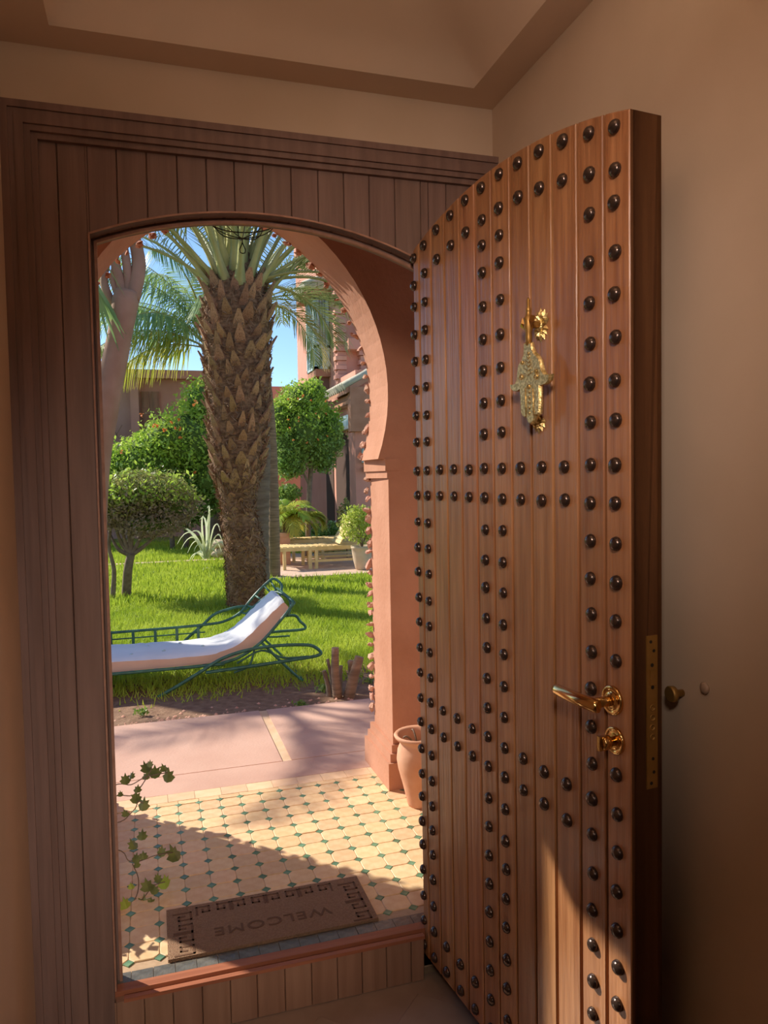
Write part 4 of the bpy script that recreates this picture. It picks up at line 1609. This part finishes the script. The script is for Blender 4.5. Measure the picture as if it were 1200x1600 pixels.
# ================================================================== SHRUBS AND TREES
def shrub(name, label, cat, base, lobes, n, size, mats, trunk=None, flowers=0, aspect=.5, core=.72):
    t = thing(name, label, cat, base)
    Pn = cloud_points(lobes, n)
    Vn, Fn = leaf_quads(Pn, size, aspect)
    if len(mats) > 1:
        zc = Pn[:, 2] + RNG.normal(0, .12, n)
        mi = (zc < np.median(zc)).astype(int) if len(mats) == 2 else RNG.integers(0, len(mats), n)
    else:
        mi = np.zeros(n, int)
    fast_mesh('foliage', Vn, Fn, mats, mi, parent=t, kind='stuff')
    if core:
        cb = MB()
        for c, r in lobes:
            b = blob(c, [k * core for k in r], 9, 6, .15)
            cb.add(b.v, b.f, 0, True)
        cb.build('shaded_core', M['leaf_core'], t)  # dark colour stands in for shade inside the foliage
    if trunk:
        for path_, r0, r1 in trunk:
            P_ = smooth_path(path_, 5)
            MB().tube(P_, list(np.linspace(r0, r1, len(P_))), 8).build('branch', M['twig'], t)
    return t


def flower(t, c, r, mt, name='flower'):
    V, F = leaf_quads(np.array(c) + RNG.normal(0, r * .4, (7, 3)), r * 1.4, .8)
    fast_mesh(name, V, F, mt, parent=t)


# round shrub with a bare stem
ry = 9.1
rb = atZ(197, 935, .08)
lob = [(tuple(at(225, 770, ry)), (.52, .5, .27)), (tuple(at(190, 775, ry - .1)), (.36, .4, .24)), (tuple(at(270, 790, ry)), (.34, .36, .22)), (tuple(at(235, 815, ry)), (.44, .42, .18)), (tuple(at(160, 790, ry)), (.40, .4, .26))]
tk = [([rb, at(200, 890, ry), at(205, 865, ry)], .055, .045)]
for (x, y) in ((175, 800), (190, 800), (215, 790), (240, 800), (262, 815), (170, 830), (205, 780)):
    tk.append(([at(204, 868, ry), at((204 + x) / 2 - 3, (868 + y) / 2 + 8, ry), at(x, y, ry + random.uniform(-.2, .2))], .030, .010))
tk.append(([at(176, 935, ry), at(178, 890, ry), at(170, 850, ry), at(178, 800, ry)], .03, .012))
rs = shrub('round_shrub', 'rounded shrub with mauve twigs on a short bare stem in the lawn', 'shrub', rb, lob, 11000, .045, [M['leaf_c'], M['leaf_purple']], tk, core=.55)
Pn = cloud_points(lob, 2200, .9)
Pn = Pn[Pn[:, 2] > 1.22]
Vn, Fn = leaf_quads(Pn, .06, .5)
fast_mesh('sun_tinted_leaves', Vn, Fn, M['leaf_a'], parent=rs, kind='stuff')  # brighter leaf colour on the crown top stands in for sunlight

# big flowering shrub
fy = 15.2
lob = [(tuple(at(300, 690, fy)), (.75, .7, .62)), (tuple(at(225, 720, fy)), (.65, .6, .42)), (tuple(at(322, 630, fy)), (.45, .5, .42)), (tuple(at(260, 690, fy - .2)), (.50, .5, .36)), (tuple(at(190, 722, fy)), (.36, .4, .24)), (tuple(at(330, 740, fy)), (.5, .6, .5)), (tuple(at(250, 765, fy)), (.7, .5, .4)), (tuple(at(310, 775, fy + .2)), (.5, .5, .4)), (tuple(at(285, 798, fy)), (.5, .5, .32)), (tuple(at(230, 790, fy)), (.45, .5, .3))]
lob = [(c, tuple(k * 1.18 for k in r)) for c, r in lob]
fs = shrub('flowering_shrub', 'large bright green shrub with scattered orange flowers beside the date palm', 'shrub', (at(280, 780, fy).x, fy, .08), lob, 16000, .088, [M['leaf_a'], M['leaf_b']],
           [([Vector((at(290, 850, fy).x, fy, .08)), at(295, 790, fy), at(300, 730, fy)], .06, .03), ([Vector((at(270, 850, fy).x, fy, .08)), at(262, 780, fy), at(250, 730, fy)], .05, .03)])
for (x, y) in ((222, 648), (240, 664), (246, 665), (280, 655), (282, 670), (274, 669), (304, 632), (306, 627), (257, 672), (283, 683), (190, 706), (305, 738), (268, 660)):
    flower(fs, at(x, y, fy - .76), .036, M['orange'])
MB().tube(smooth_path([at(262, 660, fy - .4), at(240, 646, fy - .5), at(223, 647, fy - .76)], 5), .008, 5).build('branch', M['twig'], fs)
Vn, Fn = leaf_quads(np.array([np.array(at(x, y, fy - .55)) for x, y in ((228, 645), (234, 650), (240, 644), (246, 650), (252, 648), (236, 643), (243, 652), (250, 655))]), .09, .5)
fast_mesh('foliage', Vn, Fn, M['leaf_b'], parent=fs, kind='stuff')

# tree with small orange blossoms in front of the house
oy = 12.4
lob = [(tuple(at(478, 670, oy)), (.52, .5, .62)), (tuple(at(470, 630, oy)), (.42, .4, .36)), (tuple(at(500, 690, oy)), (.38, .4, .42)), (tuple(at(448, 700, oy)), (.30, .4, .5)), (tuple(at(516, 668, oy)), (.22, .3, .34)), (tuple(at(435, 660, oy)), (.24, .3, .40)), (tuple(at(490, 612, oy)), (.20, .3, .22)), (tuple(at(455, 722, oy)), (.30, .3, .26)), (tuple(at(505, 718, oy)), (.22, .3, .22)), (tuple(at(528, 690, oy)), (.10, .2, .16))]
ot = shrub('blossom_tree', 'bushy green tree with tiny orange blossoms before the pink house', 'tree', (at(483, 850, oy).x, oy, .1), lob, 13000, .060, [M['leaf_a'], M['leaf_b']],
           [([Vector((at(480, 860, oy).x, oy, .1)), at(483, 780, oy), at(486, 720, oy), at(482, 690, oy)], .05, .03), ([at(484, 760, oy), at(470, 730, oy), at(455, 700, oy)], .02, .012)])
for k in range(16):
    flower(ot, at(random.uniform(440, 515), random.uniform(612, 700), oy - .52), .02, M['orange'])

# strap-leaved plant
sy = 11.6
sbz = at(322, 868, sy)
sp2 = thing('strap_plant', 'clump of pale arching strap leaves beside the date palm foot', 'plant', (sbz.x, sy, .08))
for (x0, y0, xm, ym, x1, y1) in ((318, 870, 300, 812, 277, 850), (318, 870, 304, 822, 283, 858), (318, 870, 310, 830, 293, 864), (322, 870, 312, 842, 303, 862), (322, 870, 326, 800, 312, 812), (324, 870, 330, 780, 324, 794), (324, 870, 336, 802, 344, 830), (326, 870, 340, 820, 348, 850), (320, 870, 296, 820, 275, 828), (322, 870, 316, 826, 298, 832), (324, 870, 322, 800, 332, 796), (326, 870, 334, 832, 346, 862), (318, 872, 305, 862, 296, 876), (320, 872, 312, 858, 300, 874), (324, 872, 330, 850, 340, 872), (320, 870, 312, 812, 318, 806), (326, 872, 345, 838, 352, 858), (322, 872, 326, 846, 316, 866)):
    dyy = random.uniform(-.25, .15)
    pts = bez(at(x0, y0, sy + dyy * .3), at(xm, ym - 8, sy + dyy), at(x1, y1, sy + dyy), 8)
    mb = MB()
    v = []
    for i, p in enumerate(pts):
        w = .036 * (1 - (i / 8) ** 2 * .85)
        v += [(p.x - w * .5, p.y - w, p.z), (p.x, p.y, p.z - w * .5), (p.x + w * .5, p.y + w, p.z + w * .4)]
    f = []
    for i in range(8):
        f += [(3 * i, 3 * i + 1, 3 * i + 4, 3 * i + 3), (3 * i + 1, 3 * i + 2, 3 * i + 5, 3 * i + 4)]
    mb.add(v, f, 0, True)
    mb.build('leaf', M['leaf_strap'], sp2)
MB().lathe([(.10, .07), (.08, .10), (.04, .125), (.02, .13)], (sbz.x, sy, 0), 10).build('leaf_base', M['leaf_strap'], sp2)
stn = atZ(340, 868, .1)
stx = MB()
rk = None
for k, (x, y, r) in enumerate(((343, 850, .10), (346, 862, .09), (338, 866, .07))):
    p = at(x, y, 11.9)
    o = blob(p, (r * 1.3, r, r * .7), 8, 6, .2).build('garden_stone', M['clay_pale'], kind='thing')
    tag(o, ['pale stone perched topmost in the heap by the strap leaved plant', 'middle pale stone beside the palm foot behind strap leaves', 'small low stone at the base of the strap leaved plant'][k], 'stone', 'stones by the palm')

# yellowing fan of a young palm by the house
yy = 11.9
yb = thing('young_palm', 'young bushy palm with yellowing drooping leaves before the house wall', 'palm tree', (at(447, 850, yy).x, yy, .1))
yc = at(446, 815, yy)
MB().tube([Vector((yc.x, yy, .1)), yc], [.07, .05], 10).build('trunk', M['ringbark'], yb)
for k in range(20):
    az = k * 2.39996
    add_frond(yb, [M['rachis'], M['frond_yel'] if k % 3 != 1 else M['leaf_a']], yc, az, math.radians(15 + 3.2 * k), .62, 1.9, 24, .24, sag=.9, width=.022, rr=.008)
for (az, el) in ((.1, .5), (-.3, .6), (.3, .9), (-.6, .4), (-.1, .8)):
    add_frond(yb, [M['rachis'], M['frond_yel']], at(478, 812, yy), az + 3, el, .45, 2.2, 24, .22, sag=.9, width=.022, rr=.008)
    add_frond(yb, [M['rachis'], M['frond_yel']], at(478, 812, yy), az, el, .35, 2.2, 24, .22, sag=.9, width=.022, rr=.008)
# low green border by the wall
for k, (x, y, w) in enumerate(((520, 835, .35), (490, 838, .35), (450, 770, .22), (541, 805, .18))):
    c = at(x, y, 13.0 if k < 3 else 12.0)
    lobw = [((c.x, c.y, c.z), (w, w, w * .7 if k < 3 else w * 1.6))]
    Pn = cloud_points(lobw, 900 if k < 3 else 380, .2)
    if k == 3:
        Pn[:, 0] = c.x + (Pn[:, 0] - c.x) * (.9 - .6 * np.clip((Pn[:, 2] - c.z) / .3, 0, 1))
    Vn, Fn = leaf_quads(Pn, .07, .5)
    t = thing('border_plant', ['dark low border plant behind the teak loungers near the terracotta box', 'dark low border plant under the blossom tree stem', 'pale leafy spray between slim palm and house wall', 'tall sprig of small leaves rising above the potted bush'][k], 'plant', (c.x, c.y, .1))
    fast_mesh('foliage', Vn, Fn, M['leaf_b'] if k != 3 else M['leaf_c'], parent=t, kind='stuff')
    MB().tube([Vector((c.x, c.y, .1)), c], .012, 5).build('stem', M['twig'], t)

# potted bush on the terrace
py_ = 10.35
pb_ = atZ(574, 893, .125)
pp = thing('potted_bush', 'yellow green bush in a pale clay pot on the terrace corner', 'potted plant', (pb_.x, py_, .125))
MB().lathe([(.085, 0), (.10, .02), (.125, .12), (.145, .24), (.150, .30), (.160, .31), (.160, .345), (.145, .345), (.135, .31), (.05, .30)], (pb_.x, py_, .125), 24).build('pot', M['clay_pale'], pp)
lob = [((pb_.x, py_, .74), (.27, .25, .26)), ((pb_.x - .17, py_, .74), (.18, .2, .20)), ((pb_.x + .10, py_, .80), (.22, .2, .24)), ((pb_.x - .05, py_, .92), (.18, .18, .14))]
Pn = cloud_points(lob, 1500, .3)
Vn, Fn = leaf_quads(Pn, .055, .55)
fast_mesh('foliage', Vn, Fn, [M['leaf_lime']], parent=pp, kind='stuff')
for k in range(6):
    a = k * 1.05
    MB().tube(bez((pb_.x, py_, .43), (pb_.x + .05 * math.cos(a), py_ + .05 * math.sin(a), .6), (pb_.x + .16 * math.cos(a), py_ + .16 * math.sin(a), .78), 5), .007, 5).build('stem', M['twig'], pp)

# terracotta planter box behind the slim palm
bx0 = at(443, 858, 11.6)
tb0 = thing('planter_box', 'square terracotta planter box at the head of the teak loungers', 'planter', (bx0.x - .02, 11.6, .125))
c = ORIGIN[tb0.name]
MB().box((c.x - .16, 11.45, .125), (c.x + .10, 11.75, .60)).box((c.x - .175, 11.43, .56), (c.x + .115, 11.77, .61)).build('body', M['clay'], tb0)
MB().box((c.x - .13, 11.48, .60), (c.x + .07, 11.72, .615)).build('soil_fill', M['soil'], tb0)


# ---- teak loungers on the terrace
def teak(label, x0, x1, y0, y1, z, back, group):
    t = thing('teak_lounger', label, 'lounger', ((x0 + x1) / 2, (y0 + y1) / 2, .125), group)
    for y in (y0, y1):
        MB().box((x0, y - .018, z - .055), (x1, y + .018, z)).build('side_rail', M['teak'], t)
        MB().box((x0 + .5, y - .014, .22), (x1, y + .014, .255)).build('lower_rail', M['teak'], t)
    for x in (x0 + .12, x0 + .50, x0 + .59, x1 - .1):
        for y in (y0, y1):
            MB().box((x - .022, y - .02, .125), (x + .022, y + .02, z - .03)).build('leg', M['teak'], t)
    flat_end = x1 if not back else x0 + (x1 - x0) * .50
    n = int((flat_end - x0) / .085)
    s0 = None
    for k in range(n):
        x = x0 + .05 + k * .085
        if s0 is None:
            s0 = MB().box((-.033, y0 + .02, 0), (.033, y1 - .02, .018)).build('slat', M['teak'], t, local=True)
            s0.location = (x - ORIGIN[t.name].x, -ORIGIN[t.name].y, z - .01 - .125)
        else:
            copy_mesh(s0, (x - ORIGIN[t.name].x, -ORIGIN[t.name].y, z - .01 - .125), t, name='slat')
    if back:
        ang = math.radians(58)
        for k in range(7):
            d = .05 + k * .068
            c = Vector((flat_end + d * math.cos(ang), 0, z + d * math.sin(ang)))
            a = Vector((math.cos(ang), 0, math.sin(ang))) * .031
            nn_ = Vector((-math.sin(ang), 0, math.cos(ang))) * .009
            mb = MB()
            v = []
            for yv in (y0 + .02, y1 - .02):
                for s1, s2 in ((-1, -1), (1, -1), (1, 1), (-1, 1)):
                    p = c + a * s1 + nn_ * s2
                    v.append((p.x, yv, p.z))
            mb.add(v, [(0, 1, 2, 3), (7, 6, 5, 4), (0, 4, 5, 1), (1, 5, 6, 2), (2, 6, 7, 3), (3, 7, 4, 0)])
            mb.build('backrest_slat', M['teak'], t)
        p0, p1 = Vector((flat_end + .35 * math.cos(ang), y0 + .1, z + .35 * math.sin(ang))), Vector((flat_end + .62, y0 + .1, z - .03))
        MB().beam(p0, p1, .03, .025).build('prop', M['teak'], t)
    return t


teak('pale teak lounger with raised backrest nearest the lawn on the terrace', 1.70, 3.6, 10.75, 11.3, .45, True, 'teak loungers on the terrace')
teak('flat pale teak lounger standing behind the one with raised backrest', 2.02, 3.9, 11.75, 12.3, .47, False, 'teak loungers on the terrace')

# ================================================================== THE HOUSE
FX = 3.8
hs_ = thing('pink_house', 'pink rendered house with grey green bay window and tiled awning', 'house', (5.5, 18, .1))
wm = MB()
wm.box((FX, 13.9, -.1), (8, 15.2, 3.5))
wm.box((FX, 15.2, -.1), (8, 19.0, 8.4))
wm.box((FX + .05, 19.0, -.1), (8, 19.9, 7.2))
wm.build('wall', M['pink_far'], hs_)
fb1 = thing('garden_wall', 'low stretch of pink wall beyond the house seen past the palm trunks', 'wall', (5.8, 25, -.1), kind='structure')
MB().box((FX - .2, 24, -.1), (8, 26, 4.4)).build('wall', M['pink_far'], fb1)
# stepped parapet merlons
for k, (y, z) in enumerate(((19.1, 7.2), (19.5, 7.2))):
    MB().box((FX, y, z), (FX + .4, y + .32, z + .35)).build('merlon', M['pink_far'], hs_)
# bay window
bz0, bz1 = 3.80, 5.35
byn, byf, bxf = 15.95, 16.75, 3.50
MB().box((bxf + .05, byn + .05, bz0), (FX, byf - .05, bz1)).build('bay_core', M['dark'], hs_)
MB().box((bxf - .03, byn - .03, bz0 - .16), (FX, byf + .03, bz0)).build('bay_sill', M['terracotta_wall'], hs_)
MB().box((bxf + .12, byn + .12, bz0 - .75), (FX, byf - .12, bz0 - .16)).build('bay_foot', M['shutter'], hs_)
bw = MB()
# near side (faces the viewer)
near = MB()
w_side = hs_


def window_panel(a, b, z0, z1, axis, c, nm, cols, split):
    """framed pane with a latticed lower light; axis 'y': panel in the x-z plane at y=c, 'x': panel in the y-z plane at x=c"""
    def B(mb, u0, u1, v0, v1, t0, t1):
        if axis == 'y':
            mb.box((u0, c - t1, v0), (u1, c - t0, v1))
        else:
            mb.box((c - t1, u0, v0), (c - t0, u1, v1))
    mb = MB()
    fw = .055
    B(mb, a, a + fw, z0, z1, 0, .05)
    B(mb, b - fw, b, z0, z1, 0, .05)
    B(mb, a, b, z0, z0 + fw, 0, .05)
    B(mb, a, b, z1 - fw, z1, 0, .05)
    B(mb, a, b, split - .03, split + .03, 0, .05)
    fr = mb.build('window_frame', M['window_blue'], hs_)
    p = MB()
    B(p, a + fw, b - fw, z0 + fw, z1 - fw, -.03, .01)
    p.build('pane', M['glass'], fr)
    g = MB()
    for k in range(1, cols):
        u = a + (b - a) * k / cols
        B(g, u - .008, u + .008, z0 + fw, z1 - fw, .01, .03)
    for k in range(1, 5):
        vv = z0 + (split - z0) * k / 5
        B(g, a, b, vv - .008, vv + .008, .01, .03)
    g.build('lattice', M['window_blue'], fr)
    return fr


window_panel(bxf, FX - .02, bz0, bz1, 'y', byn, 'near', 5, bz0 + .48)
window_panel(byn, byf, bz0, bz1, 'x', bxf, 'front', 7, bz0 + .48)
# bay roof with fascia and tiles
MB().box((bxf - .22, byn - .22, bz1), (FX, byf + .22, bz1 + .14)).build('bay_fascia', M['terracotta_wall'], hs_)
tl = None
for k in range(7):
    mb = MB().tube([(bxf - .30, byn - .22 + k * .17, bz1 + .16), (FX + .05, byn - .22 + k * .17, bz1 + .42)], .085, 7)
    mb.build('roof_tile', M['rooftile'], hs_)
for k in range(3):
    MB().tube([(bxf - .10 + k * .17, byn - .30, bz1 + .16), (bxf - .02 + k * .17, byn + .10, bz1 + .34)], .085, 7).build('roof_tile', M['rooftile'], hs_)
# toothed brick columns
z, k = 3.4, 0
while z < 7.6:
    off = .045 if k % 2 else 0
    MB().box((FX - .03 - off, 15.17 - off, z), (FX + .16, 15.36, z + .085)).build('brick', M['pink_brick'], hs_)
    z += .095
    k += 1
z, k = 3.5, 0
while z < 5.0:
    off = .045 if k % 2 else 0
    MB().box((4.24 - off, 15.06 - off, z), (4.45, 15.25, z + .085)).build('brick', M['pink_brick'], hs_)
    z += .095
    k += 1
# stub of a beam
MB().box((3.93, 14.85, 4.06), (4.22, 15.3, 4.28)).build('beam_end', M['pink_far'], hs_)
# awning along the facade: sloping tiled slab, fascia, pale frieze
ay0, ay1 = 13.45, 15.4
aw_ = MB()
for (x0, x1, z0, z1) in ((3.50, 4.25, 3.10, 3.52),):
    aw_.add([(x0, ay0, z0), (x1, ay0, z1), (x1, ay1, z1), (x0, ay1, z0), (x0, ay0, z0 - .10), (x1, ay0, z1 - .10), (x1, ay1, z1 - .10), (x0, ay1, z0 - .10)],
            [(0, 1, 2, 3), (7, 6, 5, 4), (0, 4, 5, 1), (1, 5, 6, 2), (2, 6, 7, 3), (3, 7, 4, 0)])
aw_.build('awning_slab', M['terracotta_wall'], hs_)
for k in range(12):
    y = ay0 + .08 + k * .158
    MB().tube([(3.46, y, 3.13), (4.25, y, 3.57)], .075, 7).build('roof_tile', M['rooftile'], hs_)
MB().box((3.60, ay0 + .15, 2.84), (FX + .05, ay1, 3.0)).build('awning_beam', M['terracotta_wall'], hs_)
MB().box((3.66, ay0 + .25, 2.45), (FX + .05, ay1, 2.66)).build('frieze', M['window_blue'], hs_)
MB().box((3.62, ay0 + .2, 2.38), (FX + .05, ay1, 2.45)).build('frieze_moulding', M['white'], hs_)
# end wall of the awning facing the garden arch, with pier and blue box
MB().box((3.56, 13.40, 2.30), (5.2, 13.6, 3.12)).build('awning_end', M['terracotta_wall'], hs_)
MB().box((3.66, 13.5, -.1), (5.2, 13.95, 2.30)).build('pier', M['pink_far'], hs_)
pbx = atX(578, 685, 3.9)
MB().box((3.78, 13.30, 1.72), (4.05, 13.52, 1.98)).build('lamp_box', M['window_blue'], hs_)
MB().box((3.80, 13.32, 1.56), (3.92, 13.5, 1.64)).build('bracket', M['terracotta_wall'], hs_)
# arched doorway: flat dark panel stands in for the shaded recess
ay, aw2 = 14.86, .72
pts = [(ay - aw2, .1), (ay + aw2, .1)] + [(ay + aw2 * math.cos(PI * k / 12), 1.75 + .62 * math.sin(PI * k / 12)) for k in range(13)]
MB().prism(pts, lambda a, b, t: (t, a, b), FX - .012, FX + .02).build('arched_doorway', M['dark'], hs_)
ar = MB()
for k in range(13):
    a = PI * (k + .5) / 13
    ar.box((FX - .05, ay + (aw2 + .06) * math.cos(a) - .07, 1.75 + .70 * math.sin(a) - .07), (FX + .01, ay + (aw2 + .06) * math.cos(a) + .07, 1.75 + .70 * math.sin(a) + .07))
ar.build('arch_trim', M['pink_brick'], hs_)
MB().box((FX - .015, 15.8, .1), (FX + .02, 16.5, 2.0)).build('dark_doorway', M['dark'], hs_)  # flat dark panel, the opening's shade is only colour

# garden building far at the left
BY = 19.0
fb0 = thing('far_pink_building', 'shaded pink building with brown shutters behind the flowering shrub', 'building', (0, BY, .07))
a, b = at(100, 700, BY), at(345, 700, BY)
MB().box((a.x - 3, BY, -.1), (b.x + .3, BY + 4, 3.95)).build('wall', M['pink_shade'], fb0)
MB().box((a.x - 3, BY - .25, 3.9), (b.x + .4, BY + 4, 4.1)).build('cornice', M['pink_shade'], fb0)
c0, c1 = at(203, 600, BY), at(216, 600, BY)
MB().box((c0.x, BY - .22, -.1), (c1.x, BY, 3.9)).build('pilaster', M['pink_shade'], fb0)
for (x0, x1) in ((221, 234), (237, 250)):
    p, q_ = at(x0, 612, BY), at(x1, 668, BY)
    sh = MB().box((p.x, BY - .06, q_.z - .6), (q_.x, BY + .02, p.z)).build('shutter', M['shutter'], fb0)
    for k in range(3):
        zz = q_.z - .5 + k * .48
        MB().box((p.x + .04, BY - .08, zz), (q_.x - .04, BY - .055, zz + .36)).build('shutter_panel', M['shutter'], sh)
p, q_ = at(161, 640, BY), at(172, 690, BY)
wn = MB().box((p.x - .5, BY - .04, q_.z), (q_.x, BY + .02, p.z)).build('window_frame', M['window_blue'], fb0)
MB().box((p.x - .45, BY - .05, q_.z + .05), (q_.x - .05, BY - .035, p.z - .05)).build('pane', M['glass'], wn)
rl = MB()
p, q_ = at(162, 664, BY - .6), at(178, 694, BY - .6)
x = p.x - .6
while x < q_.x - .05:
    rl.beam((x, BY - .6, q_.z), (x + .25, BY - .6, p.z), .02, .02)
    rl.beam((x + .25, BY - .6, q_.z), (x, BY - .6, p.z), .02, .02)
    x += .25
rl.box((p.x - .6, BY - .63, p.z), (q_.x, BY - .57, p.z + .05)).box((p.x - .6, BY - .63, q_.z - .05), (q_.x, BY - .57, q_.z))
rl.box((p.x - .6, BY - .7, q_.z - .25), (q_.x, BY, q_.z - .05))
rl.build('balustrade', M['shutter'], fb0)
